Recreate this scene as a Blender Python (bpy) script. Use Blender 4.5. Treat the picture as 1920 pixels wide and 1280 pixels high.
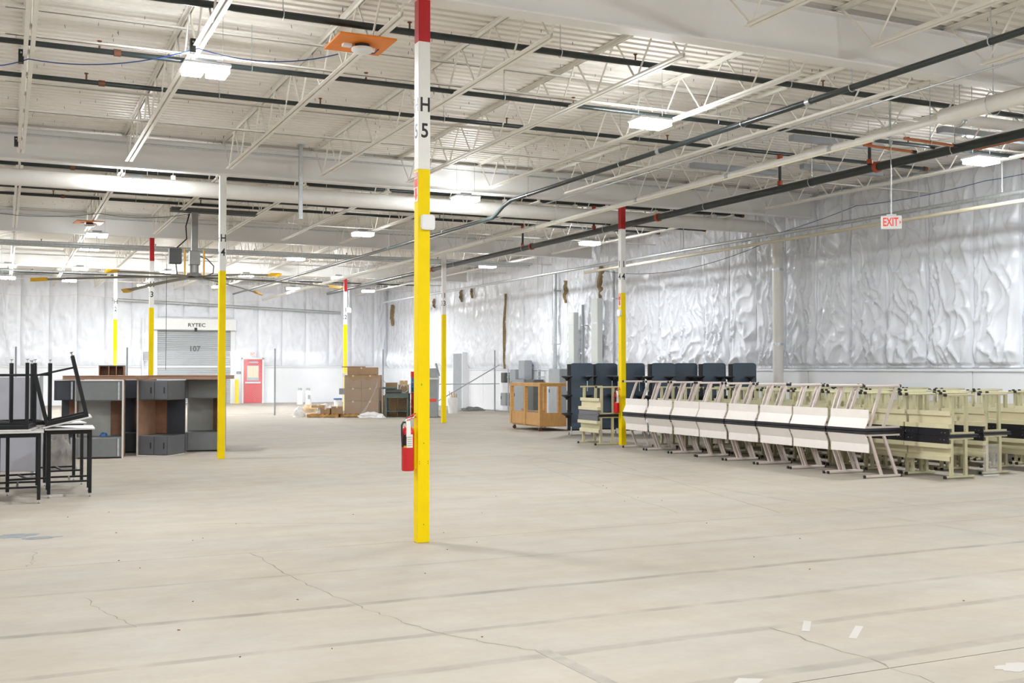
import bpy, bmesh, math, random
from mathutils import Vector, Matrix, noise
random.seed(7)
PI = math.pi
for o in list(bpy.data.objects): bpy.data.objects.remove(o, do_unlink=True)
S = bpy.context.scene
C = S.collection
# ------------------------------------------------------------------ camera
cd = bpy.data.cameras.new('camera'); cam = bpy.data.objects.new('camera', cd); C.objects.link(cam)
cam.location = (0, 0, 1.72)
cam.rotation_euler = (math.radians(91.41), 0, math.radians(-25.0))
cd.sensor_width = 36; cd.lens = 36 * 2045 / 1920; cd.clip_end = 200
S.camera = cam
# ------------------------------------------------------------------ world, exposure
w = bpy.data.worlds.new('world'); S.world = w; w.use_nodes = True
w.node_tree.nodes['Background'].inputs[0].default_value = (.8, .85, .9, 1)
w.node_tree.nodes['Background'].inputs[1].default_value = .3
S.view_settings.view_transform = 'Standard'; S.view_settings.look = 'None'
S.view_settings.exposure = -.75; S.view_settings.gamma = 1.0
S.view_settings.use_curve_mapping = False
UP = .07                # share of light a lamp throws up to the deck
LAMP_W = 165.0          # watts of one high bay lamp
# ------------------------------------------------------------------ materials
M = {}
def mat(n, col, rough=.5, metal=0, var=.06, scale=6, bump=0, bscale=30, emit=0, alpha=1, stretch=None, spec=.5, coat=0):
    m = bpy.data.materials.new(n); m.use_nodes = True; M[n] = m
    nt = m.node_tree; N = nt.nodes; L = nt.links; b = N['Principled BSDF']
    b.inputs['Roughness'].default_value = rough; b.inputs['Metallic'].default_value = metal
    b.inputs['Specular IOR Level'].default_value = spec
    if coat: b.inputs['Coat Weight'].default_value = coat
    if alpha < 1: b.inputs['Alpha'].default_value = alpha
    g = N.new('ShaderNodeTexCoord'); mp = N.new('ShaderNodeMapping'); L.new(g.outputs['Object'], mp.inputs[0])
    if stretch: mp.inputs['Scale'].default_value = stretch
    nz = N.new('ShaderNodeTexNoise'); nz.inputs['Scale'].default_value = scale; nz.inputs['Detail'].default_value = 5
    L.new(mp.outputs[0], nz.inputs[0])
    r = N.new('ShaderNodeMapRange'); r.inputs[1].default_value = .3; r.inputs[2].default_value = .7
    r.inputs[3].default_value = 1 - var; r.inputs[4].default_value = 1 + var; L.new(nz.outputs[0], r.inputs[0])
    mx = N.new('ShaderNodeVectorMath'); mx.operation = 'SCALE'; mx.inputs[0].default_value = col; L.new(r.outputs[0], mx.inputs[3])
    L.new(mx.outputs[0], b.inputs['Base Color'])
    if bump:
        n2 = N.new('ShaderNodeTexNoise'); n2.inputs['Scale'].default_value = bscale; n2.inputs['Detail'].default_value = 4
        L.new(mp.outputs[0], n2.inputs[0])
        bp = N.new('ShaderNodeBump'); bp.inputs['Strength'].default_value = bump; bp.inputs['Distance'].default_value = .02
        L.new(n2.outputs[0], bp.inputs['Height']); L.new(bp.outputs[0], b.inputs['Normal'])
    if emit:
        b.inputs['Emission Color'].default_value = (*col, 1); b.inputs['Emission Strength'].default_value = emit
    return m
mat('steel_white', (.85, .815, .745), .45, var=.04)
mat('deck', (.87, .83, .77), .5, var=.05, scale=1.2)
mat('girder', (.82, .81, .785), .45, var=.03, scale=1)
mat('wall', (.84, .85, .88), .6, var=.03, scale=1)
mat('wall_grey', (.62, .64, .62), .6, var=.05, scale=1)
mat('vinyl', (.835, .855, .91), .27, var=.03, scale=3, bump=.6, bscale=7)
mat('batt', (.30, .215, .11), .9, var=.35, scale=25, bump=.8, bscale=60)
mat('yellow', (.90, .66, .001), .5, var=.03, scale=4, spec=.15)
mat('col_white', (.80, .79, .75), .4, var=.03)
mat('red', (.45, .006, .012), .35, var=.05)
mat('ext_red', (.62, .006, .015), .25, var=.03, coat=.4)
mat('sign_red', (.75, .07, .05), .45)
mat('exit_red', (.80, .05, .03), .4, emit=.5, var=0)
mat('ink', (.012, .013, .016), .5)
mat('paper', (.82, .80, .74), .6)
mat('black_pipe', (.022, .030, .030), .32, var=.2)
mat('galv', (.55, .58, .60), .35, .75, var=.12, scale=20)
mat('grey_box', (.30, .32, .33), .45, var=.06)
mat('grey_panel', (.34, .36, .39), .45, var=.06)
mat('dark_box', (.09, .095, .09), .5, var=.1)
mat('white_pvc', (.80, .78, .73), .4, var=.03)
mat('cream_pipe', (.70, .64, .48), .4, var=.05)
mat('copper', (.50, .17, .07), .35, .6, var=.15)
mat('orange', (.78, .22, .012), .5, var=.08)
mat('plastic_white', (.82, .82, .82), .4, var=.02)
mat('plastic_black', (.012, .012, .013), .45)
mat('lens', (.945, .98, 1.0), .4, emit=330, var=0)
mat('lens_dim', (.945, .98, 1.0), .4, emit=125, var=0)
mat('blue_cable', (.02, .07, .25), .5)
mat('dark_cable', (.02, .02, .022), .5)
mat('red_fitting', (.40, .06, .02), .45, var=.15)
mat('fan_grey', (.30, .30, .29), .4, .3, var=.08)
mat('fan_blade', (.20, .19, .15), .45, .2, var=.08)
mat('tip_yellow', (.80, .45, .01), .45)
mat('pink_white', (.80, .74, .70), .42, var=.03)
mat('pink_steel', (.66, .57, .52), .4, var=.04)
mat('olive_panel', (.64, .585, .385), .45, var=.04)
mat('olive_steel', (.55, .51, .32), .42, var=.05)
mat('apron_black', (.016, .016, .02), .3, var=.1)
mat('apron_grey', (.12, .125, .135), .45, var=.1)
mat('navy', (.035, .06, .095), .45, var=.06)
mat('chrome', (.75, .77, .8), .15, .95, var=.02)
mat('pine', (.60, .33, .11), .55, var=.10, scale=4, stretch=(1, 1, 8), bump=.15)
mat('pine_x', (.60, .33, .11), .55, var=.10, scale=4, stretch=(8, 1, 1), bump=.15)
mat('cardboard', (.34, .22, .125), .75, var=.1, scale=3)
mat('cardboard_light', (.50, .34, .18), .75, var=.1, scale=3)
mat('pallet_wood', (.50, .28, .09), .7, var=.25, scale=8)
mat('film', (.80, .80, .82), .2, var=.05, alpha=.13, bump=.8, bscale=18)
mat('bag', (.80, .79, .78), .35, var=.1, bump=.6, bscale=20)
mat('laminate_dark', (.10, .105, .115), .45, var=.05)
mat('laminate_grey', (.17, .18, .185), .45, var=.05)
mat('laminate_navy', (.035, .04, .052), .45, var=.05)
mat('laminate_light', (.42, .43, .40), .5, var=.06)
mat('edge_white', (.66, .64, .60), .5, var=.05)
mat('brown_board', (.22, .105, .055), .55, var=.15, scale=8)
mat('brown_top', (.30, .17, .11), .5, var=.1)
mat('metal_black', (.011, .012, .013), .42, var=.15, spec=.25)
mat('top_white', (.52, .50, .48), .25, var=.12, scale=4)
mat('screen_grey', (.42, .42, .47), .5, var=.04)
mat('bin_bag', (.30, .28, .26), .3, var=.2, bump=.9, bscale=9, alpha=.7)
mat('door_grey', (.42, .44, .46), .45, var=.05, scale=2)
mat('door_red', (.62, .03, .035), .4, var=.06)
mat('tan', (.70, .55, .36), .6)
mat('blue', (.02, .11, .32), .4)
mat('stain', (.305, .275, .235), .7, var=.15, scale=8)
mat('stain_dark', (.19, .205, .22), .7, var=.3, scale=12)
mat('crack', (.22, .20, .16), .9, var=.3)
mat('tape_white', (.43, .41, .38), .6, var=.05)
mat('green_tag', (.05, .5, .05), .5)
mat('joint', (.30, .28, .24), .9)
mat('rust', (.16, .06, .03), .6, var=.2)
mat('bench_green', (.10, .135, .125), .5, var=.12)
def floor_mat():
    m = bpy.data.materials.new('concrete'); m.use_nodes = True; M['concrete'] = m
    nt = m.node_tree; N = nt.nodes; L = nt.links; b = N['Principled BSDF']
    g = N.new('ShaderNodeNewGeometry')
    def nz(scale, det=5, vec=None, rough=.55):
        n = N.new('ShaderNodeTexNoise'); n.inputs['Scale'].default_value = scale; n.inputs['Detail'].default_value = det
        n.inputs['Roughness'].default_value = rough; L.new(vec or g.outputs['Position'], n.inputs[0]); return n.outputs[0]
    def mr(x, a, bb, c, d):
        r = N.new('ShaderNodeMapRange'); r.inputs[1].default_value = a; r.inputs[2].default_value = bb
        r.inputs[3].default_value = c; r.inputs[4].default_value = d; L.new(x, r.inputs[0]); return r.outputs[0]
    def op(o, a, bb=None):
        n = N.new('ShaderNodeMath'); n.operation = o
        for i, v in enumerate((a, bb)):
            if v is None: continue
            if isinstance(v, (int, float)): n.inputs[i].default_value = v
            else: L.new(v, n.inputs[i])
        return n.outputs[0]
    sp = N.new('ShaderNodeSeparateXYZ'); L.new(g.outputs['Position'], sp.inputs[0])
    mp = N.new('ShaderNodeMapping'); mp.inputs['Scale'].default_value = (.35, 1.6, 1); L.new(g.outputs['Position'], mp.inputs[0])
    v = op('MULTIPLY', mr(nz(.45, 6), .3, .7, .93, 1.05), mr(nz(1.3, 8, mp.outputs[0]), .3, .7, .93, 1.05))
    v = op('MULTIPLY', v, mr(nz(14, 4), .3, .7, .975, 1.02))
    wob = op('MULTIPLY', op('SUBTRACT', nz(1.1, 4), .5), .08)
    yy = op('ADD', sp.outputs[1], wob); xx = op('ADD', sp.outputs[0], wob)
    worn = mr(nz(2.2, 5), .35, .6, .15, 1.0)
    # marks left across the slab by former racking: darker bands that run with the column rows
    for y0, hw, dk in ((7.72, .055, .34), (6.66, .05, .25), (5.88, .06, .22), (5.0, .07, .22), (9.05, .04, .16), (4.3, .06, .2),
                       (13.4, .05, .05), (16.2, .06, .06), (19.0, .06, .06), (23.5, .08, .07), (28, .1, .07)):
        d = op('ABSOLUTE', op('SUBTRACT', yy, y0)); k = mr(d, hw * .6, hw, dk, 0)
        v = op('MULTIPLY', v, op('SUBTRACT', 1, op('MULTIPLY', k, worn)))
    for x0, hw, dk in ((9.3, .06, .10), (10.4, .05, .09), (14.2, .06, .07)):
        d = op('ABSOLUTE', op('SUBTRACT', xx, x0)); k = mr(d, hw * .6, hw, dk, 0)
        v = op('MULTIPLY', v, op('SUBTRACT', 1, op('MULTIPLY', k, worn)))
    cr = N.new('ShaderNodeMix'); cr.data_type = 'RGBA'; L.new(mr(nz(.8, 5), .35, .65, 0, 1), cr.inputs[0])
    cr.inputs[6].default_value = (.370, .322, .264, 1); cr.inputs[7].default_value = (.370, .336, .290, 1)
    mx = N.new('ShaderNodeVectorMath'); mx.operation = 'SCALE'; L.new(cr.outputs[2], mx.inputs[0]); L.new(v, mx.inputs[3])
    L.new(mx.outputs[0], b.inputs['Base Color'])
    L.new(mr(nz(3, 5), .3, .7, .6, .78), b.inputs['Roughness']); b.inputs['Specular IOR Level'].default_value = .3
    bp = N.new('ShaderNodeBump'); bp.inputs['Strength'].default_value = .08; bp.inputs['Distance'].default_value = .01
    L.new(nz(9, 6), bp.inputs['Height']); L.new(bp.outputs[0], b.inputs['Normal'])
floor_mat()
def ridges(m):
    nt = M[m].node_tree; N = nt.nodes; L = nt.links
    g = N.new('ShaderNodeTexCoord'); mp = N.new('ShaderNodeMapping'); L.new(g.outputs['Object'], mp.inputs[0]); mp.inputs['Scale'].default_value = (1.5, 1, .33); mp.inputs['Rotation'].default_value = (0, .18, 0)
    rnd = N.new('ShaderNodeObjectInfo'); ad = N.new('ShaderNodeVectorMath'); ad.operation = 'ADD'; L.new(mp.outputs[0], ad.inputs[0])
    sc = N.new('ShaderNodeMath'); sc.operation = 'MULTIPLY'; sc.inputs[1].default_value = 40; L.new(rnd.outputs['Random'], sc.inputs[0]); L.new(sc.outputs[0], ad.inputs[1])
    n = N.new('ShaderNodeTexNoise'); n.noise_type = 'RIDGED_MULTIFRACTAL'; n.inputs['Scale'].default_value = 2.4; n.inputs['Detail'].default_value = 3; n.inputs['Roughness'].default_value = .45; n.inputs['Distortion'].default_value = .7
    L.new(ad.outputs[0], n.inputs['Vector'])
    b = N.new('ShaderNodeBump'); b.inputs['Strength'].default_value = .7; b.inputs['Distance'].default_value = .045; L.new(n.outputs[0], b.inputs['Height'])
    L.new(b.outputs[0], N['Principled BSDF'].inputs['Normal'])
ridges('vinyl')
# ------------------------------------------------------------------ mesh helpers
class B:
    def __init__(s): s.v = []; s.f = []
    def add(s, vs, fs):
        n = len(s.v); s.v += [tuple(p) for p in vs]; s.f += [tuple(i + n for i in f) for f in fs]; return s
    def box(s, x0, x1, y0, y1, z0, z1):
        return s.add([(x0, y0, z0), (x1, y0, z0), (x1, y1, z0), (x0, y1, z0), (x0, y0, z1), (x1, y0, z1), (x1, y1, z1), (x0, y1, z1)],
                     [(0, 3, 2, 1), (4, 5, 6, 7), (0, 1, 5, 4), (1, 2, 6, 5), (2, 3, 7, 6), (3, 0, 4, 7)])
    def cbox(s, x0, x1, y0, y1, z0, z1, c=.01):
        # box with chamfered vertical edges and top
        def ring(a, z): return [(x0 + a + c, y0 + a, z), (x1 - a - c, y0 + a, z), (x1 - a, y0 + a + c, z), (x1 - a, y1 - a - c, z), (x1 - a - c, y1 - a, z), (x0 + a + c, y1 - a, z), (x0 + a, y1 - a - c, z), (x0 + a, y0 + a + c, z)]
        rs = ring(c, z0) + ring(0, z0 + c) + ring(0, z1 - c) + ring(c, z1)
        fs = [tuple(range(7, -1, -1)), tuple(range(24, 32))]
        for k in range(3):
            for i in range(8): j = (i + 1) % 8; fs.append((k * 8 + i, k * 8 + j, k * 8 + 8 + j, k * 8 + 8 + i))
        return s.add(rs, fs)
    def bar(s, p, q, a, b=None, up=(0, 0, 1)):
        b = b or a; p = Vector(p); q = Vector(q); d = (q - p).normalized(); u = Vector(up)
        if abs(d.dot(u)) > .98: u = Vector((0, 1, 0))
        x = d.cross(u).normalized(); y = x.cross(d)
        vs = [c + x * sx * a / 2 + y * sy * b / 2 for c in (p, q) for sx, sy in ((-1, -1), (1, -1), (1, 1), (-1, 1))]
        return s.add(vs, [(3, 2, 1, 0), (4, 5, 6, 7), (0, 1, 5, 4), (1, 2, 6, 5), (2, 3, 7, 6), (3, 0, 4, 7)])
    def tube(s, pts, r, n=10, caps=True):
        pts = [Vector(p) for p in pts]; rs = r if isinstance(r, (list, tuple)) else [r] * len(pts); rings = []; x = None
        for i, p in enumerate(pts):
            d = (pts[min(i + 1, len(pts) - 1)] - pts[max(i - 1, 0)]).normalized()
            if x is None:
                u = Vector((0, 0, 1)) if abs(d.z) < .9 else Vector((0, 1, 0)); x = d.cross(u).normalized()
            else: x = (x - d * x.dot(d)).normalized()
            y = d.cross(x)
            rings.append([p + (x * math.cos(2 * PI * k / n) + y * math.sin(2 * PI * k / n)) * rs[i] for k in range(n)])
        vs = [v for g in rings for v in g]; fs = []
        for i in range(len(pts) - 1):
            for k in range(n): j = (k + 1) % n; fs.append((i * n + k, i * n + j, (i + 1) * n + j, (i + 1) * n + k))
        if caps: fs += [tuple(range(n - 1, -1, -1)), tuple(range((len(pts) - 1) * n, len(pts) * n))]
        return s.add(vs, fs)
    def lathe(s, prof, n=20, c=(0, 0, 0)):
        vs = []; fs = []
        for r, z in prof:
            for k in range(n): vs.append((c[0] + r * math.cos(2 * PI * k / n), c[1] + r * math.sin(2 * PI * k / n), c[2] + z))
        for i in range(len(prof) - 1):
            for k in range(n): j = (k + 1) % n; fs.append((i * n + k, i * n + j, (i + 1) * n + j, (i + 1) * n + k))
        fs += [tuple(range(n - 1, -1, -1)), tuple(range((len(prof) - 1) * n, len(prof) * n))]
        return s.add(vs, fs)
    def prism(s, poly, y0, y1, axis='y'):
        # poly in (x,z) extruded along y, or (y,z) along x, or (x,y) along z
        n = len(poly)
        def P(a, b, t): return {'y': (a, t, b), 'x': (t, a, b), 'z': (a, b, t)}[axis]
        vs = [P(a, b, y0) for a, b in poly] + [P(a, b, y1) for a, b in poly]
        fs = [tuple(range(n)), tuple(range(2 * n - 1, n - 1, -1))] + [(i, n + i, n + (i + 1) % n, (i + 1) % n) for i in range(n)]
        return s.add(vs, fs)
    def obj(s, name, m, parent=None, smooth=False, loc=None):
        me = bpy.data.meshes.new(name); me.from_pydata(s.v, [], s.f); me.materials.append(M[m])
        bm = bmesh.new(); bm.from_mesh(me); bmesh.ops.recalc_face_normals(bm, faces=bm.faces); bm.to_mesh(me); bm.free()
        if smooth:
            for p in me.polygons: p.use_smooth = True
            try: me.set_sharp_from_angle(angle=math.radians(40))
            except Exception: pass
        me.update(); o = bpy.data.objects.new(name, me); C.objects.link(o)
        if parent: o.parent = parent
        if loc: o.location = loc
        return o
def tag(o, label, cat, group=None):
    o['label'] = label; o['category'] = cat
    if group: o['group'] = group
    return o
def thing(name, label, cat, loc=(0, 0, 0), rz=0, group=None):
    o = bpy.data.objects.new(name, None); C.objects.link(o); o.empty_display_size = .1
    o.location = loc; o.rotation_euler = (0, 0, rz); return tag(o, label, cat, group)
def structure(o): o['kind'] = 'structure'; return o
def stuff(o): o['kind'] = 'stuff'; return o
def dup(root, loc=None, rot=None, label=None, group=None):
    r = root.copy(); C.objects.link(r)
    if loc is not None: r.location = loc
    if rot is not None: r.rotation_euler = rot
    if label: r['label'] = label
    if group: r['group'] = group
    for ch in list(root.children):
        c = ch.copy(); C.objects.link(c); c.parent = r
        for g in list(ch.children): d = g.copy(); C.objects.link(d); d.parent = c
    return r
def text(name, s, size, m, parent, loc, rot, ext=.0012, sx=1, align='CENTER'):
    cu = bpy.data.curves.new(name, 'FONT'); cu.body = s; cu.size = size; cu.extrude = ext; cu.align_x = align; cu.align_y = 'CENTER'; cu.offset = size * .018
    cu.resolution_u = 3
    t = bpy.data.objects.new('tmp', cu); C.objects.link(t); bpy.context.view_layer.update()
    me = bpy.data.meshes.new_from_object(t.evaluated_get(bpy.context.evaluated_depsgraph_get()))
    bpy.data.objects.remove(t, do_unlink=True); bpy.data.curves.remove(cu)
    me.materials.clear(); me.materials.append(M[m]); me.name = name
    o = bpy.data.objects.new(name, me); C.objects.link(o); o.parent = parent; o.location = loc; o.rotation_euler = rot
    o.scale = (sx, 1, 1); return o
FRONT = (PI / 2, 0, 0); LEFT = (PI / 2, 0, -PI / 2)     # lettering that faces -Y / -X
ORD = ['first', 'second', 'third', 'fourth', 'fifth', 'sixth', 'seventh', 'eighth', 'ninth', 'tenth', 'eleventh', 'twelfth', 'thirteenth']
# ------------------------------------------------------------------ main dimensions
XH, XI, Y5, BAY, ZT = 3.777, 12.635, 10.226, 10.995, 5.415
XW, YB, XL, YF, ZD = 18.3, 54.6, -10.2, -5.0, 6.06
ROW = {6: Y5 - BAY, 5: Y5, 4: Y5 + BAY, 3: Y5 + 2 * BAY, 2: Y5 + 3 * BAY, 1: Y5 + 4 * BAY}
JX = [XH + (XI - XH) / 5 * k for k in range(-2, 8)]
CW = .062               # half width of a column
# ================================================================== THE SETTING
# floor: joint bed with one slab per pour
fl = structure(B().box(XL, XW, YF, YB, -.3, -.05).obj('floor', 'joint'))
xs = [XL] + [x for x in (-4.1, 13.4) ] + [XW]
ys = [YF] + [10.30 + 5.5 * k for k in range(-2, 8)] + [YB]
for i in range(len(xs) - 1):
    for j in range(len(ys) - 1):
        B().box(xs[i] + .003, xs[i + 1] - .003, ys[j] + .004, ys[j + 1] - .004, -.05, 0).obj('slab', 'concrete', fl)
def flat_poly(name, pts, m, z=.0012, th=.001):
    b = B(); b.prism([(x, y) for x, y in pts], z - th, z, 'z'); return b.obj(name, m, fl)
def crack(pts, wd):
    b = B(); random.seed(len(pts) * 13 + int(pts[0][0] * 100)); P = []
    for (x0, y0), (x1, y1) in zip(pts[:-1], pts[1:]):
        n = 9
        for k in range(n): t = k / n; P.append((x0 + (x1 - x0) * t + random.uniform(-.025, .025), y0 + (y1 - y0) * t + random.uniform(-.025, .025)))
    P.append(pts[-1]); L_ = []; R_ = []
    for k, (x, y) in enumerate(P):
        a = P[max(k - 1, 0)]; c = P[min(k + 1, len(P) - 1)]; dx, dy = c[0] - a[0], c[1] - a[1]; l = math.hypot(dx, dy) or 1
        h = wd * random.uniform(.4, 1.2) / 2; L_.append((x - dy / l * h, y + dx / l * h, .0008)); R_.append((x + dy / l * h, y - dx / l * h, .0008))
    n = len(P); b.add(L_ + R_, [(k, k + 1, n + k + 1, n + k) for k in range(n - 1)]); return b.obj('crack', 'crack', fl)
crack([(2.12, 10.28), (2.16, 9.0), (2.32, 7.78), (2.46, 7.1), (2.66, 6.52), (2.87, 6.17), (2.99, 5.97)], .011)
crack([(.28, 11.2), (.27, 10.7), (.2, 10.4)], .012)
crack([(.56, 8.8), (.68, 8.2), (.82, 7.67)], .008)
crack([(2.0, 12.45), (2.6, 12.2), (3.2, 11.95), (3.85, 11.6)], .014)
crack([(10.2, 18.0), (9.3, 14.2), (8.4, 10.45)], .016)
crack([(8.6, 17.6), (7.9, 14.0), (7.3, 11.0)], .010)
crack([(4.63, 5.9), (4.66, 5.0), (4.62, 4.1)], .018)
def blob(cx, cy, rx, ry, m, seed, n=22, z=.0016):
    random.seed(seed); P = []
    for k in range(n):
        a = 2 * PI * k / n; r = 1 + random.uniform(-.22, .22); P.append((cx + rx * r * math.cos(a), cy + ry * r * math.sin(a)))
    return flat_poly('stain', P, m, z)
blob(.12, 12.35, .22, .14, 'stain_dark', 1); blob(.36, 12.1, .18, .08, 'stain_dark', 2, z=.0022)
def strip(x0, y0, x1, y1, wd, m='tape_white', z=.0015):
    dx, dy = x1 - x0, y1 - y0; l = math.hypot(dx, dy); a, c = -dy / l * wd / 2, dx / l * wd / 2
    return flat_poly('tape_mark', [(x0 + a, y0 + c), (x1 + a, y1 + c), (x1 - a, y1 - c), (x0 - a, y0 - c)], m, z)
strip(3.0, 6.0, 3.03, 4.9, .09, 'stain')
strip(4.78, 5.70, 4.98, 5.92, .05); strip(4.92, 5.42, 5.2, 5.66, .05)
flat_poly('paper_scrap', [(3.62, 4.92), (3.74, 4.86), (3.84, 4.93), (3.72, 5.0)], 'tape_white')
blob(5.3, 4.5, .13, .08, 'tape_white', 5); blob(5.62, 4.3, .12, .05, 'tape_white', 6)
random.seed(11)
dz = B()
for k in range(34):
    x, y = random.uniform(.4, 8), random.uniform(4.2, 14); s_ = random.uniform(.004, .010); a = random.uniform(0, PI)
    dz.bar((x - s_ * math.cos(a), y - s_ * math.sin(a), .003), (x + s_ * math.cos(a), y + s_ * math.sin(a), .003), .006, .005)
stuff(dz.obj('floor_debris', 'rust', fl))
# ceiling: fluted steel deck, flutes run with the girders
prof = []; y = YF; p = .19
while y < YB:
    prof += [(y, ZD), (y + .105, ZD), (y + .120, ZD + .05), (y + .175, ZD + .05)]; y += p
prof.append((YB, ZD)); cl = B(); n = len(prof)
cl.add([(XL, a, z) for a, z in prof] + [(XW, a, z) for a, z in prof], [(i, i + 1, n + i + 1, n + i) for i in range(n - 1)])
cl.box(XL, XW, YF, YB, ZD + .07, ZD + .16)
ce = structure(cl.obj('ceiling', 'deck'))
random.seed(3); nb = B()
for k in range(900):
    x, yy = random.uniform(0, XW), random.uniform(9, 32); nb.bar((x, yy, ZD), (x + random.uniform(-.01, .01), yy, ZD - .04), .005)
stuff(nb.obj('fastener_tips', 'ink', ce))
# walls
wb = structure(B().box(XL, XW + .3, YB, YB + .25, 0, ZD).obj('wall_back', 'wall'))
wr = structure(B().box(XW, XW + .25, YF, YB, 0, ZD).obj('wall_right', 'wall_grey'))
structure(B().box(XL - .25, XL, YF, YB, 0, ZD).obj('wall_left', 'wall'))
structure(B().box(XL, XW, YF - .25, YF, 0, ZD).obj('wall_front', 'wall'))
# blanket insulation: pieces 4 ft wide, wrinkled vinyl facing
def blanket(parent, s0, s1, seed, side, calm=0., z0=1.73, z1=ZD - .06, nx=26, nz=84):
    wd = s1 - s0; H = z1 - z0; vs = []; fs = []
    for j in range(nz + 1):
        t = j / nz; z = t * H
        for i in range(nx + 1):
            s = i / nx; X = s * wd; ed = min(s, 1 - s) * wd
            e = min(1, ed / .14); puff = .045 * (1 - (1 - e) ** 2.2)
            q = Vector((X * 2.0 + seed * 7.3 + .35 * z, z * .42 + seed, seed * 1.7))
            wrp = noise.noise(Vector((X * 1.3, z * .9, seed * 3.1)))
            f1 = noise.noise(q * 1.5 + Vector((wrp * .9, 0, 0))) * .055
            r1 = 1 - abs(noise.noise(Vector((X * 4.2 + z * (1.1 + .7 * math.sin(seed)) + wrp * 1.2, z * 1.05 - X * .8, seed * 5.0))))
            r2 = 1 - abs(noise.noise(Vector((X * 3.6 - z * 1.5 + wrp, z * 1.5 + X, seed * 9.0 + 3))))
            low = math.exp(-((z - .55) / .75) ** 2); mid = math.exp(-((z - 2.6) / .7) ** 2)
            d = puff + (f1 + .085 * r1 ** 7 + (.045 + .075 * low) * r2 ** 8 + .02 * mid * r2 ** 3) * e * (1 - calm)
            d += .06 * math.exp(-((z - .38) / .3) ** 2) * e
            if t < .02: d *= .4
            vs.append((X - wd / 2, -max(d, .012) - .004, z)); 
    for j in range(nz):
        for i in range(nx): a = j * (nx + 1) + i; fs.append((a, a + 1, a + nx + 2, a + nx + 1))
    b = B().add(vs, fs); o = b.obj('insulation_blanket', 'vinyl', parent)
    for p_ in o.data.polygons: p_.use_smooth = True
    if side == 'right': o.location = (XW, (s0 + s1) / 2, z0); o.rotation_euler = (0, 0, -PI / 2)
    else: o.location = ((s0 + s1) / 2, YB, z0)
    return o
y = 10.5; k = 0
while y < YB - .3:
    y1 = min(y + 1.2, YB - .08); blanket(wr, y + .008, y1 - .008, k + 1.37, 'right', calm=.15 if y < 24 else .0 if y < 33 else .35, nx=44 if y < 34 else 18, nz=130 if y < 34 else 60); y += 1.2; k += 1
x = -.5; k = 0
while x < XW - .2:
    x1 = min(x + 1.2, XW - .06)
    blanket(wb, x + .006, x1 - .006, k + 40.2, 'back', calm=.45, nx=16, nz=48, z0=4.18 if 6.2 < (x + x1) / 2 < 10.7 else 1.85); x += 1.2; k += 1
# seam battens, ledge and lower wall panels on the right wall
ld = structure(B().box(XW - .085, XW, YF, YB - .02, 1.655, 1.715).obj('trim_1', 'wall'))
structure(B().box(XL, XW - .1, YB - .07, YB, 1.77, 1.835).obj('trim_2', 'wall'))
for k in range(-1, 9):
    ya, yb_ = 16.5 + 5.1 * (k - 1), 16.5 + 5.1 * k
    if ya > YB: break
    B().box(XW - .05, XW - .001, max(ya, YF) + .012, min(yb_, YB) - .012, .02, 1.65).obj('wall_panel', 'wall', wr)
y = 10.5
while y < 23:
    if y > 12:
        b = B(); n = 30; random.seed(int(y * 10)); vs = []
        for j in range(n + 1):
            z = 1.74 + (ZD - 1.82) * j / n; o_ = .012 * math.sin(j * .9 + y) + random.uniform(-.006, .006)
            vs += [(XW - .012, y + o_ - .035, z), (XW - .075, y + o_, z), (XW - .012, y + o_ + .035, z)]
        b.add(vs, [f for j in range(n) for f in ((3 * j, 3 * j + 1, 3 * j + 4, 3 * j + 3), (3 * j + 1, 3 * j + 2, 3 * j + 5, 3 * j + 4))])
        b.obj('seam_tape', 'vinyl', wr, True)
    y += 1.2
# torn holes in the facing
def torn(parent, c, h, wd, side, seed):
    random.seed(seed); b = B(); nn = 9
    vs = []; fs = []
    for j in range(nn):
        t = j / (nn - 1); z = c[2] + h * (.5 - t); ww = wd * (.35 + .65 * math.sin(PI * min(1, t * .8 + .2))) * random.uniform(.7, 1.1)
        off = random.uniform(-.06, .06); dp = .10 + .05 * math.sin(PI * t)
        for q in range(5):
            a = q / 4 - .5; d = dp * (1 - 3.2 * a * a) + random.uniform(0, .03)
            vs.append((c[0] - .07 - d, c[1] + off + a * ww * 2, z) if side == 'right' else (c[0] + off + a * ww * 2, c[1] - .07 - d, z))
    for j in range(nn - 1):
        for q in range(4): a = j * 5 + q; fs.append((a, a + 1, a + 6, a + 5))
    o = b.add(vs, fs).obj('torn_batt', 'batt', parent)
    md = o.modifiers.new('thick', 'SOLIDIFY'); md.thickness = .03
    return o
torn(wr, (XW, 53.6, 4.45), 1.1, .3, 'right', 1); torn(wr, (XW, 34.4, 4.45), .8, .10, 'right', 2)
torn(wr, (XW, 31.9, 4.6), 1.1, .15, 'right', 3); torn(wr, (XW, 44.2, 4.9), .55, .06, 'right', 4); torn(wr, (XW, 43.0, 4.95), .45, .06, 'right', 5)
torn(wr, (XW, 47.5, 4.75), .4, .05, 'right', 6); torn(wr, (XW, 39.6, 3.2), 3.0, .02, 'right', 7)
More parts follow.
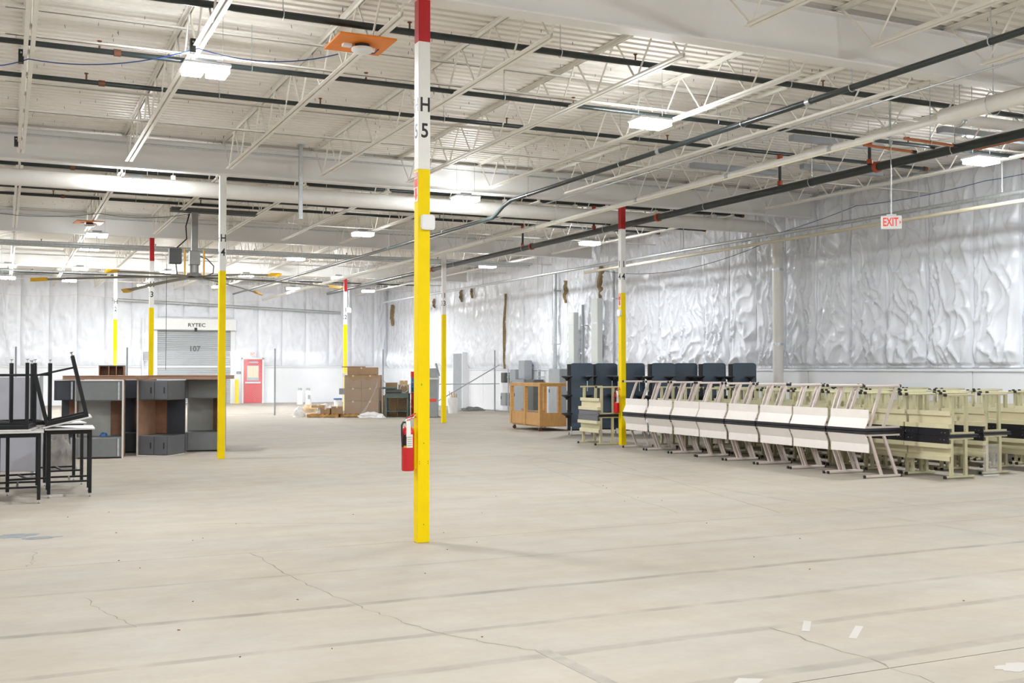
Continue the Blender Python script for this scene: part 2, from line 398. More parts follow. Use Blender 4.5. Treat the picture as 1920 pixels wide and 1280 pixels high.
# roll-up door 107 in the back wall
d1 = structure(thing('door_1', 'grey roll-up dock door numbered 107 under a white header', 'roll-up door', (8.4, YB, 0)))
for k in range(36):
    z = .1 * k; B().prism([(-.03, z), (-.05, z + .02), (-.05, z + .075), (-.03, z + .097)], -1.73, 1.73, 'x').obj('slat', 'door_grey', d1)
hd = B().cbox(-1.95, 1.95, -.45, -.02, 3.57, 4.12, .02).obj('header', 'plastic_white', d1)
text('lettering', 'RYTEC', .24, 'ink', hd, (.05, -.453, 3.80), FRONT, sx=1.15)
text('number', '107', .36, 'dark_box', d1, (.02, -.055, 2.66), FRONT)
for s_ in (-1, 1): B().box(s_ * 1.84 - .11, s_ * 1.84 + .11, -.14, -.01, 0, 3.57).obj('jamb', 'plastic_white', d1)
B().box(-.06, .06, -.52, -.45, 3.5, 3.68).obj('sensor', 'plastic_black', hd)
# red personnel door
d2 = structure(thing('door_2', 'red steel exit door with paper-covered window and push bar', 'door', (11.2, YB - .16, 0)))
B().box(-.46, .46, -.07, .1, 0, 2.17).obj('leaf', 'door_red', d2)
for s_ in (-1, 1): B().box(s_ * .5 - .04, s_ * .5 + .04, -.09, .1, 0, 2.25).obj('jamb', 'plastic_white', d2)
B().box(-.54, .54, -.09, .1, 2.17, 2.25).obj('door_head', 'plastic_white', d2)
pn = B().box(-.29, .29, -.085, -.07, 1.12, 1.86).obj('window_frame', 'grey_panel', d2)
for s_ in (-1, 1): B().box(min(0, s_ * .265) + .006, max(0, s_ * .265) - .006, -.09, -.085, 1.27, 1.84).obj('pane_cover', 'tan', pn)
B().box(-.38, .38, -.13, -.07, .98, 1.06).obj('push_bar', 'galv', d2)
B().box(-.2, .25, -.12, -.07, 1.98, 2.06).obj('closer', 'grey_panel', d2)
# grey door in the right wall
d3 = structure(thing('door_3', 'plain grey steel door in the right wall behind the fence', 'door', (XW, 44.1, 0)))
B().box(-.34, -.05, -.5, .5, 0, 2.36).obj('leaf', 'grey_panel', d3)
B().box(-.36, -.05, -.56, -.5, 0, 2.42).obj('jamb', 'wall', d3); B().box(-.36, -.05, .5, .56, 0, 2.42).obj('jamb', 'wall', d3)
B().box(-.36, -.05, -.5, .5, 2.36, 2.42).obj('door_head', 'wall', d3)
# ================================================================== ROOF STEEL
COLN = {6: 'the camera', 5: 'the nearest yellow column', 4: 'the second row of columns', 3: 'the third row of columns', 2: 'the farthest row of columns'}
for r in (6, 5, 4, 3, 2):
    yy = ROW[r]; z0, z1 = ZT, ZD - .07
    b = B().prism([(-.11, z0), (.11, z0), (.11, z0 + .02), (.007, z0 + .02), (.007, z1 - .02), (.11, z1 - .02), (.11, z1), (-.11, z1), (-.11, z1 - .02), (-.007, z1 - .02), (-.007, z0 + .02), (-.11, z0 + .02)], XL + .02, XW - .3, 'x')
    # prism axis x takes (y,z)
    o = b.obj('steel_girder', 'girder', None); o.location = (0, yy, 0)
    tag(o, 'white solid-web steel girder crossing over ' + COLN[r], 'girder', 'roof girders')
def joist(L):
    """open-web joist along +y from 0 to L, top chord at z=0, bottom chord at z=-.62"""
    t = thing('roof_joist', 'x', 'joist')
    def angle_pair(z, up, y0, y1):
        b = B(); s = 1 if up else -1
        for q in (-1, 1):
            b.prism([(q * .012, z), (q * .062, z), (q * .062, z + s * .007), (q * .019, z + s * .007), (q * .019, z + s * .05), (q * .012, z + s * .05)], y0, y1, 'y')
        return b
    angle_pair(0, False, .03, L - .03).obj('top_chord', 'steel_white', t)
    angle_pair(-.62, True, .62, L - .62).obj('bottom_chord', 'steel_white', t)
    # web: bent round bar, zigzag
    n = 9; a = .62; pw = (L - 2 * a) / n; zb, zt = -.60, -.025; pts = [(0, .12, zt), (0, a + .05, zb)]
    for k in range(n):
        pts += [(0, a + pw * (k + .5) - .03, zt), (0, a + pw * (k + .5) + .03, zt)]
        if k < n - 1: pts += [(0, a + pw * (k + 1) - .03, zb), (0, a + pw * (k + 1) + .03, zb)]
    pts += [(0, L - a - .05, zb), (0, L - .12, zt)]
    b = B()
    b.tube(pts, .0135, 6).obj('web_bar', 'steel_white', t)
    for y_ in (.0, L - .12): B().box(-.07, .07, y_, y_ + .12, -.062, -.052).obj('seat_plate', 'steel_white', t)
    return t
jp = joist(BAY); first = True
BAYN = {6: 'in the bay overhead', 5: 'in the first bay ahead', 4: 'in the second bay', 3: 'in the third bay', 2: 'in the farthest bay'}
for r in (6, 5, 4, 3, 2):
    for k, x in enumerate(JX):
        if r == 6 and x < 6: continue
        lab = 'white open-web joist, %s from right wall, %s' % (ORD[len(JX) - 1 - k], BAYN[r])
        if first: o = jp; o.location = (x, ROW[r], ZD - .004); o['label'] = lab; o['group'] = 'roof joists'; first = False
        else: dup(jp, (x, ROW[r], ZD - .004), None, lab, 'roof joists')
# bridging angles tying joists
for r in (5, 4, 3, 2):
    for q, (f, z, nm) in enumerate(((.34, ZD - .12, 'near upper'), (.67, ZD - .12, 'far upper'), (.30, ZD - .56, 'near lower'), (.66, ZD - .56, 'far lower'))):
        b = B(); yy = ROW[r] + BAY * f
        b.box(-.02, XW - .15, -.015, .015, -.003, .003).box(-.02, XW - .15, -.015, -.009, -.003, .028)
        o = b.obj('joist_bridging', 'steel_white'); o.location = (0, yy, z)
        tag(o, 'white bridging angle, %s line, %s' % (nm, BAYN[r]), 'bridging', 'joist bridging angles')
# ================================================================== COLUMNS
def column(x, y, letter, num, zy, zr, red, label, top='col_white'):
    """square tube post: yellow to zy, white to zr, red above"""
    t = thing('steel_column', label, 'column', (x, y, 0), 0, 'painted roof columns'); h = CW
    B().cbox(-h, h, -h, h, .0, zy, .004).obj('yellow_band', 'yellow', t)
    wbd = B().cbox(-h, h, -h, h, zy, zr if red else ZT - .01, .004).obj('white_band', top, t)
    if red: B().cbox(-h, h, -h, h, zr, ZT - .01, .004).obj('red_band', 'red', t)
    B().box(-.11, .11, -.11, .11, ZT - .012, ZT).obj('cap_plate', 'steel_white', t)
    zc = zy + (.62 if num != '4' or letter == 'I' else .62)
    return t, wbd
def letters(wbd, x0, letter, num, zl, zn, size):
    text('letter', letter, size, 'ink', wbd, (.008, -CW - .0006, zl), FRONT, sx=.8)
    text('number', num, size, 'ink', wbd, (.004, -CW - .0006, zn), FRONT, sx=.85)
    text('letter', letter, size, 'ink', wbd, (-CW - .0006, 0, zl), LEFT, sx=.8)
    text('number', num, size, 'ink', wbd, (-CW - .0006, 0, zn), LEFT, sx=.85)
t, wbd = column(XH, ROW[5], 'H', '5', 3.70, 4.98, True, 'nearest column, lettered H 5, yellow, white and red'); letters(wbd, 0, 'H', '5', 4.34, 4.08, .20)
b = B()
for z in (.18, .98): b.tube([(.0, -CW - .001, z), (0, -CW + .004, z)], .005, 8)
for q in (-.045, .045):
    for z in (.78, .80): b.tube([(q, -CW - .001, z), (q, -CW + .004, z)], .004, 8)
b.obj('bolt_holes', 'ink', t)
B().box(-.03, -.018, -CW - .001, -CW, 1.55, 1.57).obj('green_sticker', 'green_tag', t)
t, wbd = column(XH, ROW[4], 'H', '4', 3.58, 5.2, False, 'column lettered H 4, yellow below and white above'); letters(wbd, 0, 'H', '4', 4.20, 3.93, .20)
t, wbd = column(XH, ROW[3], 'H', '3', 3.43, 4.75, True, 'column lettered H 3, dull yellow with dark red top'); letters(wbd, 0, 'H', '3', 4.08, 3.80, .22)
t, wbd = column(XH, ROW[2], 'H', '2', 3.55, 5.0, False, 'thin distant column lettered H 2, left of the roll-up door'); letters(wbd, 0, 'H', '2', 4.2, 3.92, .24)
t, wbd = column(XI, ROW[4], 'I', '4', 3.42, 4.86, True, 'column lettered I 4, standing at the white table row'); letters(wbd, 0, 'I', '4', 4.06, 3.78, .20)
t, wbd = column(XI, ROW[3], 'I', '3', 3.42, 5.0, False, 'column lettered I 3, right of the cardboard pallets', 'col_white'); letters(wbd, 0, 'I', '3', 4.02, 3.77, .22)
t, wbd = column(XI, ROW[2], 'I', '2', 3.50, 4.85, True, 'distant column lettered I 2, behind the wrapped cardboard stack'); letters(wbd, 0, 'I', '2', 4.1, 3.8, .24)
def wifi_box(loc, side, label):
    t = thing('signal_box', label, 'signal box', loc, 0 if side == 'front' else -PI / 2)
    b = B(); n = 8; r = .03; P = []
    for cx, cz, a0 in ((.042, .045, 0), (-.042, .045, 90), (-.042, -.045, 180), (.042, -.045, 270)):
        for k in range(n): a = math.radians(a0 + 90 * k / (n - 1)); P.append((cx + r * math.cos(a), cz + r * math.sin(a)))
    b.prism(P, -.035, 0, 'y').obj('housing', 'plastic_white', t)
    B().prism([(a * .88, c * .88) for a, c in P], -.041, -.035, 'y').obj('front_cover', 'plastic_white', t)
    return t
wifi_box((XH + .03, ROW[5] - CW, 3.17), 'front', 'white rounded plastic box mounted on column H 5')
wifi_box((XI - CW, ROW[4] - .01, 2.97), 'left', 'small white rounded plastic box mounted on column I 4')
def arrow_sign(loc, h, label):
    t = thing('extinguisher_sign', label, 'sign', loc)
    B().box(-.0025, 0, -.055, .055, -h / 2, h / 2).obj('plate', 'paper', t)
    B().box(-.0035, -.0025, -.047, .047, -.02 * h, h / 2 - .01).obj('red_field', 'sign_red', t)
    b = B().prism([(-.03, -.05 * h), (.03, -.05 * h), (.03, -.28 * h), (.046, -.28 * h), (0, -.46 * h), (-.046, -.28 * h), (-.03, -.28 * h)], -.0035, -.0025, 'x'); b.obj('arrow', 'sign_red', t)
    text('lettering', 'FIRE', .045, 'paper', t, (-.0038, 0, .38 * h), LEFT, sx=.8)
    text('lettering', 'EXTINGUISHER', .024, 'paper', t, (-.0038, 0, .28 * h), LEFT, sx=.5)
    return t
arrow_sign((XH - CW - .001, ROW[5] + .0, 3.53), .30, 'red and white fire extinguisher arrow sign on column H 5')
arrow_sign((XI - CW - .001, ROW[4] + .0, 3.26), .30, 'red and white fire extinguisher arrow sign on column I 4')
def extinguisher(loc, rz, label):
    t = thing('fire_extinguisher', label, 'fire extinguisher', loc, rz)
    R = .063
    body = B().lathe([(R * .9, 0), (R, .012), (R, .37), (R * .96, .39), (R * .75, .42), (R * .42, .438), (.02, .445), (.018, .47)], 28).obj('cylinder', 'ext_red', t, True)
    def patch(name, m, a0, a1, z0, z1, r):
        n = 10; vs = []; 
        for k in range(n + 1):
            a = math.radians(a0 + (a1 - a0) * k / n)
            for z in (z0, z1): vs.append((r * math.cos(a), r * math.sin(a), z))
        return B().add(vs, [(2 * k, 2 * k + 2, 2 * k + 3, 2 * k + 1) for k in range(n)]).obj(name, m, body, True)
    patch('label_sheet', 'paper', -120, -60, .23, .36, R + .0007); patch('label_print', 'ink', -150, -121, .25, .36, R + .0007)
    patch('label_stripe', 'tip_yellow', -150, -121, .23, .25, R + .0007)
    for k in range(5): patch('label_line', 'grey_panel', -112, -68, .25 + k * .02, .256 + k * .02, R + .0012)
    B().cbox(-.02, .02, -.02, .02, .455, .50, .004).obj('valve', 'galv', t)
    B().bar((-.015, 0, .50), (.085, 0, .53), .022, .008).obj('carry_handle', 'ext_red', t)
    B().bar((-.015, 0, .515), (.08, 0, .565), .022, .008).obj('lever', 'ext_red', t)
    B().tube([(-.018, 0, .475), (-.05, -.01, .48), (-.07, -.02, .45), (-.072, -.03, .36), (-.066, -.035, .24)], .010, 8).obj('hose', 'plastic_black', t, True)
    n = 7; vs = []
    for k in range(n):
        z = .49 - .15 * k / (n - 1); yb = -.03 - .045 * math.sin(PI * .5 * k / (n - 1)); vs += [(-.03 - .002 * k, yb, z), (.015 - .002 * k, yb, z)]
    B().add(vs, [(2 * k, 2 * k + 1, 2 * k + 3, 2 * k + 2) for k in range(n - 1)]).obj('inspection_tag', 'paper', t)
    b = B().box(R - .002, R + .024, -.022, .022, .02, .42); b.obj('wall_bracket', 'yellow', t)
    return t
extinguisher((XH - CW - .085, ROW[5] - .005, .71), 0, 'red fire extinguisher with paper tag hung on column H 5')
extinguisher((XI - CW - .085, ROW[4] + .0, .72), 0, 'red fire extinguisher hung on column I 4 beside the tables')
# ================================================================== LAMPS
def lamp(x, y, label, z=5.25):
    f = 1.45 if y < 10 else 1.15 if y < 20 else .85 if y < 24 else (.36 if x < 12 else .72) if y < 38 else .85      # strength tuned by position to reproduce the light falloff down the hall
    t = thing('high_bay_lamp', label, 'ceiling lamp', (x, y, z), 0, 'LED high bay lamps')
    B().cbox(-.27, .27, -.19, .19, .012, .05, .008).obj('housing', 'plastic_white', t)
    B().box(-.12, .12, -.05, .05, .055, .11).obj('driver', 'grey_panel', t)
    for s_ in (-1, 1): B().cbox(s_ * .14 - .112, s_ * .14 + .112, -.17, .17, -.06, .012, .004).obj('lens_panel', 'lens' if f > .7 else 'lens_dim', t)
    for s_ in (-1, 1): B().tube([(s_ * .2, 0, .055), (s_ * .2, 0, ZD - z - .03)], .004, 5).obj('hanger_wire', 'galv', t)
    ld_ = bpy.data.lights.new('lamp_light', 'AREA'); ld_.shape = 'RECTANGLE'; ld_.size = .5; ld_.size_y = .34; ld_.energy = LAMP_W * f; ld_.color = (.945, .98, 1.0)
    lo = bpy.data.objects.new('lamp_light', ld_); C.objects.link(lo); lo.parent = t; lo.location = (0, 0, -.065)
    u_ = bpy.data.lights.new('uplight', 'AREA'); u_.shape = 'RECTANGLE'; u_.size = .6; u_.size_y = .36; u_.energy = LAMP_W * UP * f; u_.color = (.945, .98, 1.0)
    lo = bpy.data.objects.new('uplight', u_); C.objects.link(lo); lo.parent = t; lo.location = (0, 0, .125); lo.rotation_euler = (PI, 0, 0)
    return t
LAMPS = [(2.13, 13.14, 'left of column H 5'), (8.4, 13.3, 'right of column H 5 by the dark pipe'), (15.0, 13.33, 'near the insulated wall by the EXIT sign'),
 (2.24, 21.6, 'before the big white pipe at left'), (8.68, 20.9, 'shining on the big white pipe, right of H 5'),
 (8.51, 27.5, 'beyond the white pipe, left of column H 5'), (14.91, 26.8, 'beyond the white pipe, left of column I 4'),
 (2.21, 30.7, 'under the far orange board'), (2.26, 34.2, 'below the lamp under the orange board'), (8.48, 34.6, 'right of the big fan mast'),
 (15.09, 34.35, 'near the torn wall insulation right of I 3'), (.11, 41.1, 'at the far left edge'), (2.42, 41.3, 'left of the yellow fan tip'),
 (5.44, 41.5, 'between column H 3 and the fan mast'), (11.78, 41.2, 'at the top of column I 2'), (8.3, 41.6, 'right of column H 4 above a fan blade'),
 (11.54, 47.6, 'between H 4 and I 2 near the back wall'), (15.02, 47.7, 'right of column I 2 near the back corner'), (5.4, 48.7, 'behind column H 3 near the back wall'),
 (2.36, 47.0, 'behind the left fan blade near the back wall'), (.13, 46.6, 'lowest at the far left edge'), (8.39, 48.0, 'left of column H 4 near the back wall'),
 (2.2, 5.0, 'out of view over the camera, left'), (8.5, 5.0, 'out of view over the camera, right'), (15.0, 5.0, 'out of view by the right wall'),
 (-4.3, 5.0, 'out of view at the left, first row'), (-4.3, 13.2, 'out of view at the left, second row'), (-4.3, 21.4, 'out of view at the left, third row'), (-4.3, 30.5, 'out of view at the left, fourth row'), (-4.3, 41, 'out of view at the left, fifth row'), (8.5, -1.5, 'out of view behind the camera')]
for x, y, l in LAMPS: lamp(x, y, 'bright twin-panel LED high bay lamp ' + l)
# ================================================================== PIPES AND SERVICES
def run(name, label, cat, pts, r, m, hang=(), htop=ZD - .002, coup=(), cm='red_fitting', heads=(), group=None, part='pipe', hm='galv', hr=.006):
    """pipe run: pts polyline (world), hang/coup/heads: points along it"""
    base = Vector(pts[0]); t = thing(name, label, cat, base, 0, group)
    L_ = lambda p: tuple(Vector(p) - base)
    B().tube([L_(p) for p in pts], r, 12).obj(part, m, t, True)
    for p in hang:
        h = B().tube([L_((p[0], p[1], p[2] + r * 1.3)), L_((p[0], p[1], htop))], hr, 6); h.obj('hanger_rod', hm, t)
        P = Vector(p); ring = [(P.x, P.y, P.z)]
        d = (Vector(pts[-1]) - Vector(pts[0])); ax = Vector((0, 1, 0)) if abs(d.x) > abs(d.y) else Vector((1, 0, 0))
        b = B(); b.tube([L_(P + ax * math.cos(a) * r * 1.35 + Vector((0, 0, math.sin(a) * r * 1.35))) for a in [2 * PI * k / 12 for k in range(13)]], .006, 5); b.obj('hanger_ring', hm, t)
    for p in coup:
        d = (Vector(pts[-1]) - Vector(pts[0])).normalized(); P = Vector(p); B().tube([L_(P - d * .04), L_(P + d * .04)], r * 1.28, 12).obj('coupling', cm, t, True)
    for p in heads:
        B().tube([L_((p[0], p[1], p[2])), L_((p[0], p[1], p[2] + .10))], .012, 6).lathe([(.01, .10), (.03, .115), (.03, .12)], 8, L_(p)).obj('sprinkler_head', 'rust', t)
    return t
# sprinkler branch lines run with the girders (black)
GB = 'black sprinkler branch lines'
for q, (off, z, nm) in enumerate(((1.85, 5.68, 'first'), (3.55, 5.50, 'second'), (5.85, 5.68, 'third'))):
    for r in (5, 4, 3, 2):
        yy = ROW[r] + off; x1 = 16.6 if r == 5 else 17.4
        run('sprinkler_branch', 'black sprinkler pipe, %s line %s' % (nm, BAYN[r]), 'pipe', [(-.6, yy, z), (x1, yy, z)], .034 if q else .042, 'black_pipe',
            hang=[(x_, yy, z) for x_ in (2.8, 6.3, 9.9, 13.4)], coup=[(1.2, yy, z), (x1 - .05, yy, z)], cm='black_pipe' if r < 4 else 'rust', heads=[(x_, yy, z) for x_ in (1.0, 4.3, 7.4, 10.5, 13.8)], group=GB)
run('sprinkler_branch', 'black sprinkler pipe overhead at the top right corner', 'pipe', [(8.5, 7.35, 5.62), (15.5, 7.35, 5.62)], .045, 'black_pipe', hang=[(9.6, 7.35, 5.62)], group=GB)
for r in (4, 3):
    run('girder_conduit', 'thin grey conduit clipped along the girder over ' + COLN[r], 'conduit', [(-.6, ROW[r] - .16, 5.86), (15, ROW[r] - .16, 5.86)], .017, 'galv')
for r, z, o_, x1 in ((3, 5.2, .5, 16), (3, 5.16, .8, 16), (2, 5.3, .5, 13)):
    run('service_pipe', 'long grey pipe, %s, under the roof past %s' % ('thin' if z > 5.18 else 'thick', COLN[r]), 'pipe', [(-.6, ROW[r] + o_, z), (x1, ROW[r] + o_, z)], .055 if z < 5.2 else .035, 'galv', hang=[(x_, ROW[r] + o_, z) for x_ in (2, 6, 10, 14 if x1 > 14 else 12)])
run('service_pipe', 'galvanized pipe along the top of the back wall', 'pipe', [(4.6, YB - .4, 4.95), (15.6, YB - .4, 4.55)], .07, 'galv', hang=[(5.5, YB - .4, 4.917), (9.5, YB - .4, 4.772), (14.5, YB - .4, 4.59)])
# big white storm drain with elbow and downspout
yy = ROW[4] + 1.05; pts = [(-.8, yy, 5.285), (17.35, yy, 5.285)]
for k in range(1, 8): a = PI / 2 * k / 7; pts.append((17.35 + .5 * math.sin(a), yy, 5.285 - .5 * (1 - math.cos(a))))
t = thing('storm_drain', 'big white insulated drain pipe turning down the right wall', 'pipe', (0, yy, 0))
B().tube([(p_[0], 0, p_[2]) for p_ in pts], .158, 24).obj('pipe', 'white_pvc', t, True)
B().tube([(17.85, 0, 4.79), (17.85, 0, .02)], .135, 20).obj('downspout', 'white_pvc', t, True)
for x_ in (-.2, 3.0, 5.6, 7.4, 10.2, 12.0, 14.2, 15.9): B().tube([(x_, 0, 5.44), (x_, 0, ZD - .05)], .006, 6).box(x_ - .04, x_ + .04, -.04, .04, 5.43, 5.52).obj('hanger_rod', 'steel_white', t)
for z in (2.3, 4.2): B().tube([(17.85, 0, z), (17.85, 0, z + .06)], .142, 20).obj('pipe_strap', 'galv', t)
# runs that go with the joists
run('dark_main', 'long black pipe crossing above from top right toward the fan', 'pipe', [(9.5, 2, 5.2), (9.5, 20.4, 5.2), (9.46, 20.7, 5.12), (9.4, 21.1, 4.92), (9.4, 21.6, 4.92), (9.4, 50, 5.08)], .04, 'black_pipe',
    hang=[(9.5, y_, 5.2) for y_ in (8.3, 10.4, 12.6, 16.0, 19.6)] + [(9.4, y_, 4.95 + (y_ - 21) * .004) for y_ in (24, 28, 33, 38)], coup=[(9.5, 11.2, 5.2), (9.5, 14.8, 5.2)], cm='galv')
run('joist_conduit', 'thin grey conduit under a joist right of column H 5', 'conduit', [(10.95, 5, 5.40), (10.95, 30, 5.40)], .014, 'galv')
run('white_service_pipe', 'white jacketed pipe running past the top of column I 4', 'pipe', [(11.36, 10.75, 5.05), (11.36, 53, 5.05)], .045, 'white_pvc',
    hang=[(11.36, y_, 5.05) for y_ in (12.9, 15.5, 18.5, 22, 26, 30, 35)], coup=[(11.36, y_, 5.05) for y_ in (12.9, 15.5, 18.5, 23)], cm='galv')
run('conduit', 'cream conduit strapped under the white jacketed pipe', 'conduit', [(11.27, 11.9, 4.98), (11.27, 52, 4.98)], .016, 'cream_pipe')
run('white_service_pipe', 'thick white insulated pipe at the upper right', 'pipe', [(11.36, 10.72, 5.08), (11.36, 6, 5.08)], .11, 'white_pvc', hang=[(11.36, 9.9, 5.08), (11.36, 9.0, 5.08)])
run('white_service_pipe', 'short white insulated pipe with steel saddles at the right edge', 'pipe', [(12.0, 11.3, 5.26), (14.4, 11.3, 5.26)], .085, 'white_pvc', hang=[(12.3, 11.3, 5.26), (13.6, 11.3, 5.26)], coup=[(12.3, 11.3, 5.26)], cm='chrome')
run('black_main', 'thick black fire main with red couplings beside column I 4', 'pipe', [(12.95, 8, 5.02), (12.95, 47, 5.02)], .072, 'black_pipe',
    hang=[(12.95, y_, 5.02) for y_ in (12, 15.2, 18.4, 22.5, 27, 32, 37)], coup=[(12.95, y_, 5.02) for y_ in (13.6, 20.2, 26.5, 34)])
for k, (r, off, z) in enumerate(((5, 3.55, 5.50), (5, 5.85, 5.68), (4, 1.85, 5.68), (4, 5.85, 5.68))):
    t = thing('sprinkler_riser', 'red-jointed sprinkler riser, %s along the thick black fire main' % ORD[k], 'pipe riser', (12.95, ROW[r] + off, 5.02), 0, 'sprinkler risers')
    B().tube([(0, 0, .075), (0, 0, z - 5.06)], .028, 10).obj('pipe', 'black_pipe', t, True)
    B().tube([(0, 0, .075), (0, 0, .15)], .05, 10).tube([(0, 0, z - 5.02 - .10), (0, 0, z - 5.02 - .03)], .05, 10).obj('coupling', 'red_fitting', t, True)
run('wall_pipe', 'bright galvanized pipe hung below the last joist by the wall', 'pipe', [(16.5, 8, 4.88), (16.5, 50, 4.88)], .042, 'galv', hang=[(16.5, y_, 4.88) for y_ in (11.8, 14.2, 16.2, 18.4, 21, 24.5, 28.5, 33, 38)], htop=5.75, hr=.013)
run('wall_pipe', 'cream pipe strapped under the bright wall pipe behind EXIT sign', 'pipe', [(16.5, 8, 4.72), (16.5, 30, 4.72)], .038, 'cream_pipe')
for k, (x0, y_, z) in enumerate(((11.7, 11.75, 5.02), (11.5, 12.35, 5.02))):
    run('copper_pipe', 'short bare copper pipe, %s, near the upper right' % ('nearer' if k == 0 else 'farther'), 'pipe', [(x0, y_, z), (x0 + 1.0, y_, z - .02)], .022, 'copper', coup=[(x0 + .98, y_, z - .02)], cm='dark_cable', hang=[(x0 + .5, y_, z - .01)])
run('copper_pipe', 'long copper pipe beside the black main at right edge', 'pipe', [(13.15, 11.8, 5.0), (13.15, 8.5, 5.0)], .028, 'copper')
for k, (x0, y_) in enumerate(((12.0, 14.6), (11.9, 17.4), (13.9, 16.6), (13.8, 13.1))):
    t = thing('grey_raceway', 'grey metal raceway box hung under the deck, %s' % ('above the white pipe', 'farther left', 'in the middle', 'by the copper pipes')[k], 'raceway', (x0, y_, 5.56), 0, 'grey raceways')
    B().cbox(0, 2.0, -.07, .07, 0, .10, .008).obj('box', 'grey_panel', t)
    for x_ in (.3, 1.7): B().tube([(x_, 0, .1), (x_, 0, ZD - 5.56)], .006, 6).obj('hanger_rod', 'galv', t)
t = thing('hanging_strut', 'grey steel strut hanging straight down from the H 4 girder', 'strut', (5.2, ROW[4] - .35, 4.62))
B().box(-.035, .035, -.035, .035, 0, 1.42).obj('channel', 'galv', t); B().box(-.07, .07, -.07, .07, 1.42, 1.432).obj('top_plate', 'galv', t)
def cable(label, pts, m='blue_cable', r=.007, sag=.12, name='hanging_cable'):
    P = []
    for a, c in zip(pts[:-1], pts[1:]):
        for k in range(12):
            t_ = k / 12; P.append((a[0] + (c[0] - a[0]) * t_, a[1] + (c[1] - a[1]) * t_, a[2] + (c[2] - a[2]) * t_ - sag * 4 * t_ * (1 - t_)))
    P.append(pts[-1]); return tag(B().tube(P, r, 6).obj(name, m, None, True), label, 'cable')
cable('blue cable sagging between joists to the orange board', [(-.8, 14.4, 5.42), (JX[0], 14.2, 5.42), (JX[1], 12.9, 5.42), (3.5, 12.3, 5.38)])
cable('blue cable drooping along the right insulated wall', [(17.3, 12.5, 5.5), (17.2, 15.2, 5.35), (17.0, 18.5, 5.3), (16.9, 22.5, 4.9)], sag=.06)
cable('dark cable drooping in front of the insulation near the drain', [(16.9, 21.5, 4.8), (17.2, 30, 4.8)], 'dark_cable', .008, .35)
cable('dark cable stretched under joists left of the fan', [(-.5, 27.5, 5.3), (JX[1], 27.2, 5.35), (4.0, 26.7, 5.4)], 'dark_cable', .006, .1)
cable('yellow cord strung along the back wall joists', [(-.5, 52.8, 5.05), (3, 52.8, 5.05), (8, 52.8, 5.0), (11.5, 52.8, 5.0)], 'cream_pipe', .008, .12)
for k, (x_, y_, z) in enumerate(((JX[0] - .08, 14.2, 5.42), (JX[1] - .06, 12.9, 5.42), (JX[0] - .08, 19.6, 5.42))):
    t = thing('cable_bracket', 'small black cable bracket clipped on a joist, %s' % ('holding the blue cable at far left', 'holding the blue cable by the lamp', 'near the H 4 girder at far left')[k], 'bracket', (x_, y_, z - .06))
    B().box(-.03, .03, -.04, .04, 0, .16).obj('body', 'plastic_black', t); B().box(-.01, .01, -.045, -.04, .11, .13).obj('screw', 'galv', t)
# orange antenna boards under the joists
for x_, y_, rz, lab in ((XH, 11.95, 0, 'orange board with white disc under the joist by column H 5'), (2.05, 29.6, .1, 'small far orange board with white disc left of column H 3')):
    t = thing('antenna_board', lab, 'antenna', (x_ - .12, y_, 5.352), rz)
    B().cbox(-.33, .33, -.34, .34, .06, .082, .003).obj('board', 'orange', t)
    B().lathe([(.02, -.035), (.10, -.03), (.125, -.01), (.125, .015), (.10, .02)], 24, (.02, -.02, 0)).obj('disc_antenna', 'plastic_white', t, True)
    B().lathe([(.085, .015), (.085, .06)], 20, (.02, -.02, 0)).obj('mount_ring', 'plastic_black', t)
    B().box(-.2, -.1, -.02, .06, .03, .06).obj('connector_box', 'plastic_white', t); B().box(.1, .2, .06, .12, .03, .06).obj('connector_box', 'plastic_white', t)
    B().tube([(.06, .1, .05), (.14, .18, .03), (.22, .16, .03), (.24, .06, .055)], .007, 6).obj('cable_loop', 'blue_cable', t)
# EXIT sign on a long stem
def exit_sign(loc, rz, label, stem, s=1.0):
    t = thing('exit_sign', label, 'exit sign', loc, rz); w_, h_ = .155 * s, .105 * s
    B().cbox(-w_, w_, -.025, .025, -h_, h_, .008).obj('housing', 'plastic_white', t)
    B().box(-w_ * .45, w_ * .45, -.03, .03, h_, h_ + .02).obj('canopy', 'plastic_white', t)
    text('lettering', 'EXIT', .185 * s, 'exit_red', t, (-.018 * s, -.0262, 0), FRONT, sx=.62)
    B().prism([(.118 * s, .03 * s), (.14 * s, 0), (.118 * s, -.03 * s)], -.0275, -.025, 'y').obj('arrow', 'exit_red', t)
    if stem: B().tube([(0, 0, h_ + .02), (0, 0, stem)], .009, 8).obj('stem', 'galv', t)
    return t
exit_sign((12.57, 12.91, 4.0), math.radians(-33), 'lit red EXIT sign hanging on a long stem by the right wall', 2.0)
exit_sign((11.2, YB - .24, 2.42), 0, 'small red EXIT sign above the red door', 0)
t = exit_sign((14.2, 48.0, 4.35), math.radians(40), 'tiny far red EXIT sign hanging near the back corner', 1.705)
